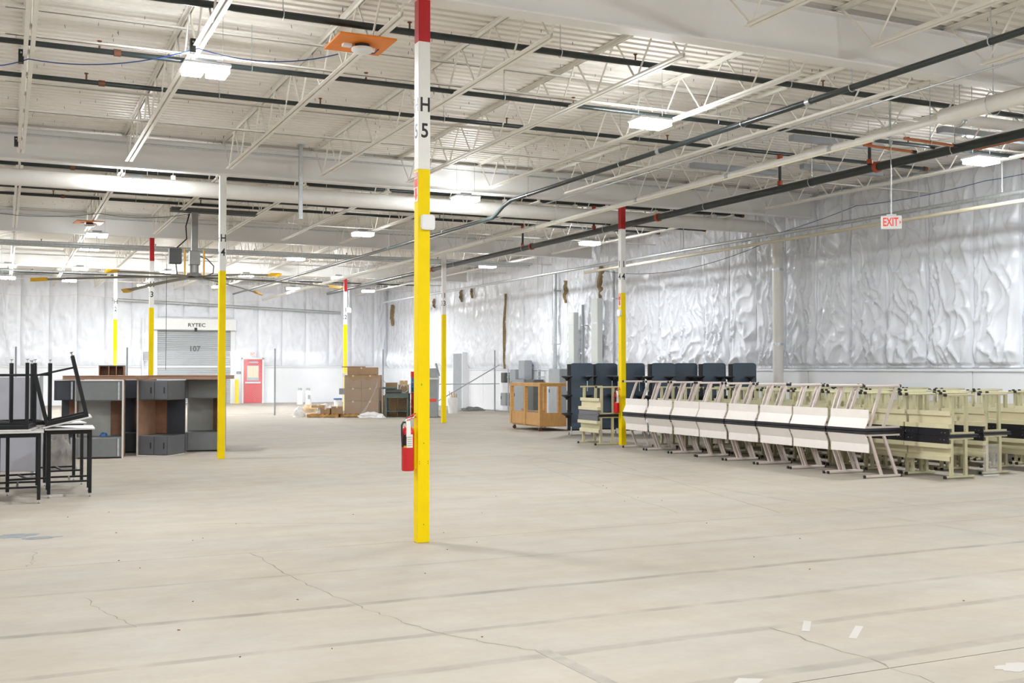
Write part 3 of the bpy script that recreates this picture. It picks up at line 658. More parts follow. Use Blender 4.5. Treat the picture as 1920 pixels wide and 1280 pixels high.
# ================================================================== BIG CEILING FAN
a_ = 1.986; t = thing('ceiling_fan', 'huge six-blade industrial ceiling fan with yellow blade tips', 'ceiling fan', (4.08, 26.57, 3.88))
B().box(-.07, .07, -.07, .07, .62, 1.55).obj('mast', 'fan_grey', t)
b = B()
for q in (-.09, .09): b.bar((-.55, q, 1.58), (1.45, q, 1.58), .06, .10)
b.obj('mounting_beam', 'dark_box', t)
B().cbox(-.12, .12, -.12, .12, .28, .62, .015).lathe([(.10, .10), (.10, .28)], 16).obj('motor', 'fan_grey', t)
B().lathe([(.19, -.05), (.21, 0), (.16, .08), (.1, .1)], 20).obj('hub', 'fan_grey', t)
for q in (-.22, .22): B().box(q - .018, q + .018, -.03, .03, .02, .66).obj('guard_bar', 'tip_yellow', t)
B().cbox(-.58, -.30, -.1, .12, .30, .66, .015).obj('control_box', 'dark_box', t)
for k in range(8):
    a = 2 * PI * k / 8; B().lathe([(.03, -.02), (.04, .02)], 8, (.0 + .1 * math.cos(a) - .08 * (k % 2), .14 * math.sin(a), 1.48)).obj('bolt', 'galv', t) if k < 4 else None
B().tube([(-.42, 0, .3), (-.40, -.1, .02), (-.15, -.2, -.02), (.2, -.2, .0), (.42, -.1, .1), (.45, 0, .28), (.3, .05, .45), (.12, 0, .5)], .013, 6).obj('cable_loop', 'dark_cable', t, True)
B().tube([(-.12, 0, 1.5), (-.2, 0, 1.2), (-.18, 0, .9), (-.4, 0, .68)], .016, 6).obj('power_cable', 'dark_cable', t, True)
B().tube([(-.62, .1, .3), (-.62, .1, -2.2)], .006, 5).obj('pull_cord', 'dark_cable', t)
RB = 3.56; yaw = math.radians(25)
for k, ang in enumerate((200.5, 257, 316, 20.5, 77.4, 136)):
    # camera-frame azimuth turned into world azimuth
    a = math.radians(ang) - yaw; dx, dy = math.cos(a), math.sin(a); px, py = -dy, dx; vs = []
    n = 8
    for j in range(n + 1):
        r_ = .18 + (RB - .34 - .18) * j / n; z = -.17 * (r_ / RB) ** 1.6
        for s_, dz_ in ((-.085, -.02), (0, .022), (.085, .015), (0, -.012)): vs.append((dx * r_ + px * s_, dy * r_ + py * s_, z + dz_))
    fs = [(3, 2, 1, 0), tuple(n * 4 + q for q in range(4))]
    for j in range(n):
        for q in range(4): fs.append((j * 4 + q, j * 4 + (q + 1) % 4, (j + 1) * 4 + (q + 1) % 4, (j + 1) * 4 + q))
    bl = B().add(vs, fs).obj('blade', 'fan_blade', t)
    vs = []
    for r_, hw in ((RB - .36, .10), (RB - .1, .12), (RB, .05)):
        z = -.17 * (r_ / RB) ** 1.6
        for s_, dz_ in ((-1, -.03), (0, .05), (1, .04), (0, -.03)): vs.append((dx * r_ + px * s_ * hw, dy * r_ + py * s_ * hw, z + dz_))
    fs = [(3, 2, 1, 0), (8, 9, 10, 11)] + [(j * 4 + q, j * 4 + (q + 1) % 4, j * 4 + 4 + (q + 1) % 4, j * 4 + 4 + q) for j in range(2) for q in range(4)]
    B().add(vs, fs).obj('blade_tip', 'tip_yellow', bl)

# ================================================================== PINKISH WHITE TABLES
def white_table():
    t = thing('classroom_table', 'x', 'table', (0, 0, 0), 0, 'stacked pinkish white tables'); hl = .452
    B().cbox(-.02, .74, -hl, hl, .685, .73, .006).obj('table_top', 'apron_black', t)
    for s_ in (-1, 1):
        yc = s_ * (hl - .035)
        ft = B().cbox(.0, .72, yc - .02, yc + .02, .008, .045, .006).obj('foot_bar', 'pink_steel', t)
        B().cbox(-.03, .0, yc - .022, yc + .022, .0, .047, .006).obj('end_cap', 'plastic_black', ft)
        B().cbox(.72, .745, yc - .022, yc + .022, .0, .047, .006).obj('end_cap', 'plastic_black', ft)
        B().box(.0, .70, yc - .018, yc + .018, .655, .685).obj('top_rail', 'pink_steel', t)
        B().bar((.33, yc, .04), (.09, yc, .66), .045, .03, (0, 1, 0)).obj('leg', 'pink_steel', t)
        B().bar((.64, yc, .04), (.38, yc, .66), .045, .03, (0, 1, 0)).obj('leg', 'pink_steel', t)
    B().prism([(-.012, .684), (.06, .53), (.06, .395), (.073, .395), (.073, .535), (.003, .684)], -hl + .022, hl - .022, 'y').obj('modesty_panel', 'pink_white', t)
    return t
wt = white_table(); Wx = 12.22; first = True
for k in range(8):
    yc = 20.05 - .925 * k
    for up in (0, 1):
        lab = 'pinkish white slant-leg table, %s from column I, %s' % (ORD[k], 'upside down on another' if up else 'upright on the floor')
        loc = (Wx + .01 * (k % 3), yc, 1.464 if up else 0); rot = (PI if up else 0, 0, 0)
        if first: wt.location = loc; wt.rotation_euler = rot; wt['label'] = lab; first = False
        else: dup(wt, loc, rot, lab)
# ================================================================== OLIVE TABLES
def olive_table(apron='apron_black'):
    t = thing('olive_table', 'x', 'table', (0, 0, 0), 0, 'stacked olive tables'); hl = .45
    B().cbox(.0, .62, -hl, hl, .635, .662, .005).obj('table_top', 'apron_black', t)
    ap = B().box(-.012, .004, -hl, hl, .545, .662).obj('apron', apron, t)
    for y_ in (-.37, -.30, .30, .37): B().tube([(-.012, y_, .61), (-.018, y_, .61)], .009, 8).obj('bolt', 'chrome', ap)
    B().prism([(-.03, .545), (-.03, .475), (.06, .475), (.06, .545)], -hl, hl, 'y').obj('front_rail', 'olive_panel', t)
    B().prism([(.05, .475), (.05, .36), (.015, .345), (.015, .275), (.03, .275), (.03, .335), (.065, .35), (.065, .475)], -hl + .01, hl - .01, 'y').obj('modesty_panel', 'olive_panel', t)
    for s_ in (-1, 1):
        yc = s_ * (hl - .05)
        ft = B().cbox(-.02, .58, yc - .025, yc + .025, .01, .045, .006).obj('foot_bar', 'olive_steel', t)
        B().cbox(-.055, -.02, yc - .026, yc + .026, 0, .047, .006).obj('end_cap', 'plastic_black', ft)
        B().box(.04, .56, yc - .02, yc + .02, .605, .635).obj('top_rail', 'olive_steel', t)
        for x_ in (.10, .40): B().box(x_ - .028, x_ + .028, yc - .02, yc + .02, .04, .606).obj('leg', 'olive_steel', t)
    return t
ot = olive_table(); first = True
random.seed(21)
for ri, (rx, ry, n) in enumerate(((13.32, 12.95, 9), (14.38, 13.25, 8), (15.42, 13.2, 8), (16.46, 13.5, 7), (17.3, 13.2, 7))):
    for k in range(n):
        for up in (0, 1):
            lab = 'olive table, %s from the near end of %s row, %s' % (ORD[k], ('the leftmost', 'the second', 'the third', 'the fourth', 'the wall-side')[ri], 'upside down' if up else 'upright')
            loc = (rx + random.uniform(-.02, .02), ry + .93 * k, 1.326 if up else 0); rot = (PI if up else 0, 0, 0)
            if first: ot.location = loc; ot.rotation_euler = rot; ot['label'] = lab; first = False
            else: dup(ot, loc, rot, lab)
og = olive_table('apron_grey'); og.location = (12.05, 21.75, 0); og['label'] = 'olive table with grey apron left of column I, upright'
dup(og, (12.07, 21.75, 1.326), (PI, 0, 0), 'olive table with grey apron left of column I, upside down')
# ================================================================== FOLDED STOOL TABLES
def stool_table():
    t = thing('folding_stool_table', 'x', 'folding table', (0, 0, 0), 0, 'folded navy cafeteria tables'); hw = .29
    for s_ in (-1, 1):
        y0, y1 = (-.24, -.10) if s_ < 0 else (.24, .10)
        p = B(); n = 10; pts = [(-hw, .14), (hw, .14), (hw, 1.0)]
        P = [(-hw, .16), (hw, .16), (hw, 1.80), (hw - .03, 1.84), (hw - .08, 1.855), (-hw + .08, 1.855), (-hw + .03, 1.84), (-hw, 1.80)]
        vs = [(x_, y0 + (y1 - y0) * (z / 1.86), z) for x_, z in P] + [(x_, y0 + (y1 - y0) * (z / 1.86) - s_ * .028, z) for x_, z in P]; m = len(P)
        p.add(vs, [tuple(range(m)), tuple(range(2 * m - 1, m - 1, -1))] + [(i, m + i, m + (i + 1) % m, (i + 1) % m) for i in range(m)])
        p.obj('table_leaf', 'navy', t)
    B().box(-hw - .085, hw - .04, -.07, .07, .12, 1.83).obj('folding_frame', 'plastic_black', t)
    for x_ in (-.30, .30):
        for y_ in (-.28, .28):
            l = B().tube([(x_, y_, .08), (x_, y_, .22), (x_, y_ * .35, .24)], .014, 8).obj('caster_leg', 'chrome', t, True)
            B().tube([(x_ - .014, y_, .038), (x_ + .014, y_, .038)], .037, 14).obj('caster_wheel', 'grey_panel', l)
    for z in (.56, 1.02, 1.50):
        for x_, s_ in ((-.42, -1), (.10, -1), (-.10, 1), (.14, 1)):
            a = B().tube([(x_, s_ * .15, z - .10), (x_, s_ * .38, z - .10), (x_, s_ * .38, z - .36)], .014, 8).obj('stool_arm', 'chrome', t, True)
            B().lathe([(.03, -.10), (.045, -.06), (.11, -.015), (.145, 0), (.145, .022), (.13, .028)], 18, (x_, s_ * .38, z)).obj('stool_seat', 'plastic_black', a, True)
    return t
st = stool_table(); first = True
for (xc, d_, rz, lab) in ((1.80, 28.2, -.38, 'nearest the pine crate'), (2.47, 28.7, -.36, 'second from the pine crate'), (3.13, 28.2, -.38, 'behind the yellow column'),
                          (3.80, 27.5, -.42, 'just right of the yellow column'), (4.46, 28.0, -.52, 'in the middle behind white tables'), (5.10, 27.6, -.47, 'second from the white downspout'), (5.80, 27.3, -.5, 'nearest the white downspout')):
    x_, y_ = xc * .9063 + d_ * .4226, -xc * .4226 + d_ * .9063
    lab = 'folded navy stool table with black seats, ' + lab
    if first: st.location = (x_, y_, 0); st.rotation_euler = (0, 0, rz); st['label'] = lab; first = False
    else: dup(st, (x_, y_, 0), (0, 0, rz), lab)
# ================================================================== PINE CRATE ON CASTERS
t = thing('pine_crate', 'open pine crate on casters beside the folded navy tables', 'crate', (13.25, 27.6, 0))
W, Lc = 1.15, .92
for y_ in (-Lc, 0, Lc): B().box(0, .09, y_ - .05, y_ + .05, .15, 1.22).obj('post', 'pine', t)
for y_ in (-Lc, Lc): B().box(W - .09, W, y_ - .05, y_ + .05, .15, 1.22).obj('post', 'pine', t)
B().box(W - .09, W, -.05, .05, .15, 1.22).obj('post', 'pine', t)
for x_ in (.0, W - .09): B().box(x_, x_ + .09, -Lc - .06, Lc + .06, 1.222, 1.31).obj('top_rail', 'pine_x', t)
for y_ in (-Lc - .05, Lc - .05): B().box(.092, W - .092, y_, y_ + .1, 1.222, 1.31).obj('top_rail', 'pine_x', t)
for a_0, a_1 in ((-Lc + .05, -.052), (.052, Lc - .05)): B().box(.02, .06, a_0, a_1, .16, .50).obj('side_board', 'pine_x', t)
for y_ in (-Lc - .02, Lc - .02): B().box(.09, W - .09, y_, y_ + .035, .16, .50).obj('side_board', 'pine_x', t)
B().box(.06, W, -Lc, Lc, .12, .155).obj('deck_board', 'pine_x', t)
for x_ in (.08, W - .1):
    for y_ in (-Lc + .1, Lc - .1):
        c_ = B().tube([(x_, y_ - .02, .05), (x_, y_ + .02, .05)], .05, 16).obj('caster', 'rust', t, True); B().box(x_ - .03, x_ + .03, y_ - .035, y_ + .035, .098, .12).obj('caster_fork', 'galv', c_)
random.seed(5)
for k in range(7):
    o = tag(B().bar((.2 + .1 * k, -.75 + .04 * k, .20 + .03 * k), (.3 + .09 * k, .75 - .05 * k, .56 - .02 * k), .07, .02).obj('scrap_board', 'dark_box' if k % 2 else 'brown_board'), 'loose %s scrap board inside the pine crate, %s from its left' % ('dark' if k % 2 else 'brown', ORD[k]), 'board', 'scrap boards in the crate'); o.location = (13.25, 27.6, 0)
# ================================================================== SWITCHGEAR ON THE RIGHT WALL
def cab(y, wd, dp, z0, z1, m, label, handle=True, cat='electrical cabinet', off=.10):
    t = thing('electrical_cabinet', label, cat, (XW - off, y, z0)); h = z1 - z0
    B().cbox(-dp, 0, -wd / 2, wd / 2, 0, h, .008).obj('case', m, t)
    dr = B().cbox(-dp - .014, -dp, -wd / 2 + .02, wd / 2 - .02, .03, h - .03, .004).obj('cabinet_door', m, t)
    if handle: B().box(-dp - .03, -dp - .014, wd / 2 - .10, wd / 2 - .07, h * .5, h * .5 + .12).obj('handle', 'plastic_black', dr)
    return t
cab(36.6, .7, .40, .0, 1.30, 'dark_box', 'low dark cabinet behind the pine crate, against the wall'); cab(37.6, .9, .38, .0, 1.30, 'grey_box', 'low grey cabinet behind the pine crate, left part')
cab(37.3, .55, .30, 1.32, 2.02, 'grey_panel', 'tall grey wireway box above the low cabinets', False, off=.20); cab(38.42, .5, .25, 1.2, 1.68, 'grey_panel', 'flat grey panel left of the tall wireway', False)
cab(34.7, .9, .35, .0, 1.70, 'grey_box', 'grey electrical cabinet between pine crate and navy tables'); cab(39.35, .35, .25, 1.15, 1.55, 'dark_box', 'small dark green box by the fence end', False)
cab(39.25, .5, .28, .25, .75, 'grey_box', 'small grey meter box low by the fence end')
for y_, z0, z1, r_, m, lab in ((34.95, 1.7, 5.2, .075, 'galv', 'thick galvanized conduit rising from the grey cabinet'), (38.95, .0, 1.7, .03, 'galv', 'thin conduit by the fence end'), (38.75, .7, 1.65, .03, 'galv', 'thin conduit right of the fence end'),
                               (36.2, 1.30, 1.68, .05, 'grey_panel', 'short bent conduit above the dark cabinet'), (32.85, .3, 3.9, .05, 'grey_panel', 'grey conduit between the two wall trunks'), (30.75, .3, 4.9, .035, 'grey_panel', 'grey conduit just right of the square trunk')):
    t = thing('wall_conduit', lab, 'conduit', (XW - .30, y_, z0)); B().tube([(0, 0, 0), (0, 0, z1 - z0)], r_, 12).obj('tube', m, t, True)
    for z in (.25, .8): B().box(-r_ - .01, .2, -r_ - .02, r_ + .02, (z1 - z0) * z, (z1 - z0) * z + .03).obj('strap', 'galv', t)
for y_, wd, z1, lab in ((33.4, .40, 3.66, 'ribbed grey duct riser on the wall, left one'), (31.75, .45, 4.05, 'smooth grey duct riser on the wall, right one')):
    t = thing('duct_riser', lab, 'trunking', (XW - .27, y_, .0)); B().cbox(-.2, 0, -wd / 2, wd / 2, 0, z1, .02).obj('casing', 'wall_grey', t)
    for z in (1.9, 3.2): B().box(-.208, -.199, -wd / 2 - .01, wd / 2 + .01, z, z + .04).obj('band', 'galv', t)
    if wd < .42:
        for k in (-1, 0, 1): B().box(-.22, -.199, k * .12 - .025, k * .12 + .025, .3, 1.88).obj('rib', 'wall_grey', t)
# ================================================================== CHAIN-LINK FENCE
FY = 40.0
t = thing('chain_link_fence', 'see-through chain-link fence crossing the hall before the back wall', 'fence', (0, FY, 0))
b = B(); p = .075; Hf = 2.3; x0, x1 = -.6, XW - .2
x = x0 - Hf
while x < x1:
    for s_ in (1, -1):
        a, c = (x, 0.), (x + Hf, Hf)
        if s_ < 0: a, c = (x + Hf, 0.), (x, Hf)
        # clip to the fence length
        def cl_(pt, qt):
            (ax, az), (bx_, bz) = pt, qt
            if ax > bx_: ax, az, bx_, bz = bx_, bz, ax, az
            if bx_ < x0 or ax > x1: return None
            f = lambda X: az + (bz - az) * (X - ax) / (bx_ - ax)
            n0, n1 = max(ax, x0), min(bx_, x1); return (n0, f(n0)), (n1, f(n1))
        r = cl_(a, c)
        if r and r[1][0] - r[0][0] > .05: b.tube([(r[0][0], s_ * .002, r[0][1] + .04), (r[1][0], s_ * .002, r[1][1] + .04)], .0014, 3, False)
    x += p
stuff(b.obj('wire_mesh', 'galv', t))
for x_ in (.38, 3.9, 9.05, 13.2, 17.9): B().tube([(x_, .03, 0), (x_, .03, Hf + .12)], .03, 10).lathe([(.032, Hf + .12), (.02, Hf + .15)], 10, (x_, .03, 0)).obj('post', 'grey_panel', t)
B().tube([(x0, .02, .06), (x1, .02, .06)], .006, 5).obj('tension_wire', 'galv', t)
B().tube([(13.4, .03, 1.1), (x1, .03, 1.1)], .018, 8).obj('mid_rail', 'galv', t)
tag(B().tube([(14.2, 38.6, .1), (17.9, 39.6, 1.85)], .022, 8).obj('leaning_rod', 'grey_panel'), 'grey metal rod leaning on the fence right of column I', 'rod')
# ================================================================== THINGS NEAR THE BACK WALL
t = thing('bollard', 'yellow steel bollard between roll-up door and red door', 'bollard', (10.35, YB - .6, 0)); B().lathe([(.09, 0), (.09, 1.12), (.07, 1.17), (.02, 1.19)], 18).obj('post', 'yellow', t, True); B().lathe([(.13, 0), (.13, .02)], 18).obj('base_plate', 'yellow', t)
for k, (x_, lab) in enumerate(((12.85, 'left one, all white'), (13.25, 'right one, with a paper label'))):
    t = thing('gas_cylinder', 'white gas cylinder by the back wall, ' + lab, 'gas cylinder', (x_, 51.5, 0), 0, 'gas cylinders')
    B().lathe([(.15, 0), (.155, .03), (.155, .55), (.13, .63), (.07, .68), (.05, .69)], 18).obj('tank', 'plastic_white', t, True); B().lathe([(.09, .68), (.09, .78)], 14).obj('collar', 'galv', t); B().lathe([(.02, .68), (.02, .76)], 8).obj('valve', 'galv', t)
    if k: B().box(-.06, .06, -.158, -.153, .25, .45).obj('label_sheet', 'grey_panel', t)
t = thing('wall_sign', 'small dark blue notice beside the red door', 'sign', (10.55, YB - .012, 1.5)); B().box(-.11, .11, -.01, 0, -.06, .06).obj('plate', 'laminate_navy', t); B().box(-.08, .08, -.012, -.01, -.015, .01).obj('print', 'paper', t)
t = thing('control_box', 'grey control box left of the roll-up door', 'control box', (6.15, YB - .26, 2.1)); B().cbox(-.14, .14, -.1, .05, 0, .42, .01).obj('case', 'grey_panel', t); B().lathe([(.03, 0), (.03, .01)], 10, (0, -.105, .15)).obj('button', 'sign_red', t)
t = thing('wall_frame', 'white door track post left of the roll-up door', 'post', (6.0, YB - .2, 0)); B().box(-.04, .04, -.05, .05, 0, 4.1).obj('post', 'plastic_white', t); B().box(-.12, .12, -.02, .12, 0, .02).obj('foot', 'plastic_white', t)
# ================================================================== PALLETS AND CARTONS
def pallet(x, y, rz, label, w_=1.2, l_=1.0):
    t = thing('pallet', label, 'pallet', (x, y, 0), rz, 'wooden pallets')
    for k in (-1, 0, 1): B().box(-w_ / 2, w_ / 2, k * (l_ / 2 - .05) - .045, k * (l_ / 2 - .05) + .045, .02, .10).obj('stringer', 'pallet_wood', t)
    for k in range(7): xx = -w_ / 2 + .06 + k * (w_ - .12) / 6; B().box(xx - .05, xx + .05, -l_ / 2, l_ / 2, .10, .12).obj('deck_board', 'pallet_wood', t)
    for k in (-1, 0, 1): xx = k * (w_ / 2 - .06); B().box(xx - .05, xx + .05, -l_ / 2, l_ / 2, 0, .02).obj('bottom_board', 'pallet_wood', t)
    return t
def carton(x, y, z, sx, sy, sz, rz, label, m='cardboard', open_=False):
    t = thing('carton', label, 'box', (x, y, z), rz, 'cardboard cartons')
    if open_:
        q = .006; b = B().box(-sx / 2, sx / 2, -sy / 2, sy / 2, 0, q).box(-sx / 2, -sx / 2 + q, -sy / 2, sy / 2, q, sz).box(sx / 2 - q, sx / 2, -sy / 2, sy / 2, q, sz).box(-sx / 2 + q, sx / 2 - q, -sy / 2, -sy / 2 + q, q, sz).box(-sx / 2 + q, sx / 2 - q, sy / 2 - q, sy / 2, q, sz); b.obj('body', m, t)
        B().bar((-sx / 2, 0, sz), (-sx / 2 - .12, 0, sz + .10), sy, .006, (0, 0, 1)).obj('flap', m, t); B().bar((sx / 2, 0, sz), (sx / 2 + .14, 0, sz - .05), sy, .006).obj('flap', m, t)
    else:
        B().cbox(-sx / 2, sx / 2, -sy / 2, sy / 2, 0, sz, .004).obj('body', m, t); B().box(-.03, .03, -sy / 2 - .0015, sy / 2 + .0015, sz - .05, sz + .001).obj('tape', 'tan', t)
    return t
PY = -.44
def cf(xc, d):   # floor point given lateral offset and depth in view of the hall's diagonal axis
    return (xc * .9063 + d * .4226, -xc * .4226 + d * .9063)
pallet(*cf(-5.35, 38.9), PY, 'wooden pallet under the tall wrapped cardboard stack', 1.35, 1.1)
px_, py_ = cf(-5.30, 38.95)
names = [('bottom', 0), ('second', 1), ('third', 2)]
for nm, k in names:
    for s_ in (-1, 1):
        ox = s_ * .30; carton(px_ + ox * math.cos(PY), py_ + ox * math.sin(PY), .121 + k * .455, .595, 1.0, .45, PY, 'brown carton in wrapped stack, %s layer, %s side' % (nm, 'left' if s_ < 0 else 'right'))
carton(px_ - .02, py_, .121 + 3 * .455, 1.0, .8, .27, PY, 'wide flat carton on top of the wrapped stack')
t = thing('flat_board', 'brown flat cardboard sheet lying on top of the stack', 'board', (px_ - .33, py_ + .1, 1.757), PY); B().box(-.38, .38, -.3, .3, 0, .03).obj('sheet', 'brown_board', t); B().box(-.02, .02, -.302, .302, .03, .033).obj('tape', 'tan', t)
def crumple(name, label, cat, loc, sx, sy, sz, m, seed, rz=0):
    b = B(); n, mm = 36, 18; vs = []; fs = []
    for j in range(mm + 1):
        ph = PI / 2 * j / mm
        for k in range(n):
            a = 2 * PI * k / n; v = Vector((math.cos(a) * math.cos(ph), math.sin(a) * math.cos(ph), math.sin(ph)))
            f = 1 + .32 * noise.noise(v * 2.1 + Vector((seed, 0, 0))) + .09 * (1 - abs(noise.noise(v * 4.0 + Vector((0, seed, 0)))) * 2)
            vs.append((v.x * sx * f, v.y * sy * f, max(0, v.z * sz * f)))
    for j in range(mm):
        for k in range(n): q = (k + 1) % n; fs.append((j * n + k, j * n + q, (j + 1) * n + q, (j + 1) * n + k))
    o = b.add(vs, fs).obj(name, m, None, True); o.location = loc; o.rotation_euler = (0, 0, rz)
    return tag(o, label, cat)
# stretch film round the stack
t = thing('stretch_film', 'torn clear stretch film hanging round the tall cardboard stack', 'plastic film', (px_, py_, 0), PY)
vs = []; n = 16
for j in range(7):
    z = .02 + 1.4 * j / 6
    for k in range(n + 1):
        s = k / n; x_ = -.66 + 1.32 * s; vs.append((x_, -.535 - .02 * noise.noise(Vector((x_ * 5, z * 4, 2.))) - (.03 * (1 - j / 6)), z if not (j == 6) else z - .25 * abs(noise.noise(Vector((x_ * 2, 0, 0))))))
B().add(vs, [(j * (n + 1) + k, j * (n + 1) + k + 1, (j + 1) * (n + 1) + k + 1, (j + 1) * (n + 1) + k) for j in range(6) for k in range(n)]).obj('front_sheet', 'film', t, True)
B().tube([(.6, -.57, 1.25), (.42, -.58, .8), (.25, -.6, .45), (.05, -.66, .12)], [.03, .025, .03, .06], 8).obj('twisted_strand', 'film', t, True)
vs = []
for j in range(6):
    z = .05 + 1.5 * j / 5
    for k in range(6): vs.append((-.67 - .03 * noise.noise(Vector((k, z * 3, 1.))), -.53 + k * .2, z))
B().add(vs, [(j * 6 + k, j * 6 + k + 1, j * 6 + k + 7, j * 6 + k + 6) for j in range(5) for k in range(5)]).obj('side_sheet', 'film', t, True)
cx, cy = cf(-4.9, 38.05); crumple('plastic_heap', 'heap of clear plastic film at the foot of the stack', 'plastic film', (cx, cy, 0), .42, .2, .18, 'bag', 4, PY)
# low pallet of mixed junk on the left
pallet(*cf(-6.62, 38.6), PY, 'low wooden pallet heaped with wrapped junk left of stack', 1.1, .9)
for k, (xc, d, z, sx, sy, sz, m, lab) in enumerate(((-6.55, 38.45, .121, .34, .3, .2, 'cardboard', 'small brown carton on the junk pallet, front left'), (-6.15, 38.4, .121, .38, .3, .26, 'cardboard', 'small brown carton on the junk pallet, front right'), (-6.9, 38.8, .325, .45, .35, .1, 'cardboard_light', 'flattened carton on the junk pallet'))):
    x_, y_ = cf(xc, d); carton(x_, y_, z, sx, sy, sz, PY + .1 * k, lab, m)
for k, (xc, d, sx, sy, sz, z, m, lab) in enumerate(((-7.55, 38.6, .2, .2, .33, 0, 'bag', 'white plastic bag at the left end of the junk'), (-6.18, 38.95, .14, .16, .36, .121, 'bag', 'puffed white plastic bag beside the cardboard stack'), (-6.65, 38.85, .28, .18, .30, .121, 'bag', 'white plastic bag in the middle of junk pallet'), (-7.85, 42.2, .34, .2, .28, 0, 'cardboard_light', 'crumpled brown paper heap behind the junk'), (-7.3, 42.2, .22, .22, .3, 0, 'bag', 'white plastic heap behind the junk pallet'))):
    x_, y_ = cf(xc, d); crumple('plastic_bag', lab, 'plastic bag', (x_, y_, z), sx, sy, sz, m, k + 3.3, PY)
x_, y_ = cf(-6.45, 41.9); t = thing('floor_scale', 'floor scale with white post and round display behind junk', 'scale', (x_, y_, 0), PY)
B().cbox(-.25, .25, -.2, .2, 0, .10, .01).obj('base', 'grey_panel', t); B().box(-.02, .02, .12, .16, .1, 1.45).obj('post', 'plastic_white', t)
B().tube([(0, .10, 1.47), (0, .17, 1.47)], .09, 18).obj('display', 'paper', t); B().box(-.18, .18, -.05, .12, .72, .95).obj('control_unit', 'dark_box', t)
x_, y_ = cf(-6.75, 42.3); t = thing('paint_bucket', 'white bucket with blue lid behind the junk pallet', 'bucket', (x_, y_, 0)); B().lathe([(.13, 0), (.155, .5)], 18).obj('bucket', 'plastic_white', t, True); B().lathe([(.165, .5), (.165, .56), (.15, .57)], 18).obj('lid', 'blue', t)
# bench and drums to the right of the stack
x_, y_ = cf(-4.05, 38.7); t = thing('shop_bench', 'green-grey steel work bench in front of cardboard and drums', 'bench', (x_, y_, 0), PY)
B().cbox(-.42, .42, -.32, .32, .80, .84, .006).obj('bench_top', 'bench_green', t); B().box(-.40, .40, -.28, .28, .20, .23).obj('lower_shelf', 'bench_green', t)
B().box(-.42, .42, -.325, -.31, .68, .80).obj('front_apron', 'bench_green', t)
for a in (-.38, .38):
    for c in (-.28, .28): B().box(a - .03, a + .03, c - .03, c + .03, 0, .80).obj('leg', 'bench_green', t)
x_, y_ = cf(-4.2, 38.65); t = thing('bench_machine', 'black hand machine with round wheel on the steel bench', 'machine', (x_, y_, .841), PY); B().cbox(-.28, .3, -.12, .12, .0, .14, .03).obj('body', 'dark_box', t); B().cbox(-.4, .1, -.14, .14, .15, .22, .02).obj('arm', 'bench_green', t)
B().tube([(.38 + .14 * math.cos(a), -.05, .16 + .14 * math.sin(a)) for a in [2 * PI * k / 18 for k in range(19)]], .012, 6).obj('hand_wheel', 'galv', t)
for k, (xc, d, z, sx, sy, sz, m, lab) in enumerate(((-4.40, 39.5, 0, .5, .5, .75, 'cardboard_light', 'tall tan carton behind the bench, left'), (-3.93, 39.3, 0, .34, .4, .7, 'cardboard', 'brown carton under the bench top'), (-4.36, 39.5, .752, .42, .42, .45, 'cardboard', 'open brown carton stacked left of the bench'), (-3.90, 39.3, .702, .36, .4, .42, 'cardboard', 'wide brown carton behind the bench machine'), (-3.90, 39.3, 1.124, .26, .25, .16, 'cardboard_light', 'little tan carton on top behind the bench'))):
    x_, y_ = cf(xc, d); carton(x_, y_, z, sx, sy, sz, PY + .05 * k, lab, m, open_=(k == 2))
for k, (z, m, lab) in enumerate(((0, 'sign_red', 'red steel drum standing on the floor behind the column'), (.86, 'blue', 'blue drum with red lid on top of the red drum'))):
    x_, y_ = cf(-3.45, 39.6); t = thing('drum', lab, 'drum', (x_, y_, z)); h = .85 if k == 0 else .52
    B().lathe([(.22, 0), (.23, .02), (.22, .04), (.22, h * .33), (.232, h * .35), (.22, h * .37), (.22, h * .66), (.232, h * .68), (.22, h * .70), (.22, h - .02), (.23, h - .01), (.23, h)], 24).obj('shell', m, t, True)
    if k: B().lathe([(.22, h + .001), (.23, h + .03), (.23, h + .22), (.21, h + .24)], 24).obj('lid', 'ext_red', t, True)
x_, y_ = cf(-2.95, 38.6); t = thing('tilt_hopper', 'tall grey metal bin with red label right of column H', 'bin', (x_, y_, 0), PY)
B().prism([(-.42, .02), (.32, .02), (.34, 1.35), (.30, 1.72), (-.10, 1.72), (-.42, 1.5)], -.4, .4, 'y').obj('body', 'grey_box', t); B().box(-.43, .36, -.42, .42, 1.33, 1.39).obj('rim', 'edge_white', t)
B().box(.02, .30, -.405, -.4, .55, .66).obj('red_label', 'sign_red', t); B().bar((.36, -.3, .02), (.52, -.3, .0), .1, .02).obj('foot', 'dark_box', t); B().bar((.28, -.3, 1.9), (.40, -.3, 1.45), .1, .06).obj('lip', 'grey_box', t); B().box(-.45, .36, -.43, .43, .0, .02).obj('skid', 'dark_box', t)
x_, y_ = cf(-2.25, 41.8); t = thing('scrap_barrel', 'white barrel of wood offcuts beyond column I, near fence', 'barrel', (x_, y_, 0)); B().lathe([(.18, 0), (.22, .6)], 16).obj('barrel', 'plastic_white', t, True)
for k in range(4): B().bar((-.05 + .05 * k, 0, .3), (-.15 + .1 * k, .05, .85 - .04 * k), .05, .02).obj('offcut', 'cardboard_light', t)
x_, y_ = cf(-1.6, 44.3); o = crumple('chain_pile', 'low dark heap of chain on the floor by the grey door', 'chain', (x_, y_, 0), .5, .28, .15, 'dark_box', 9.1)
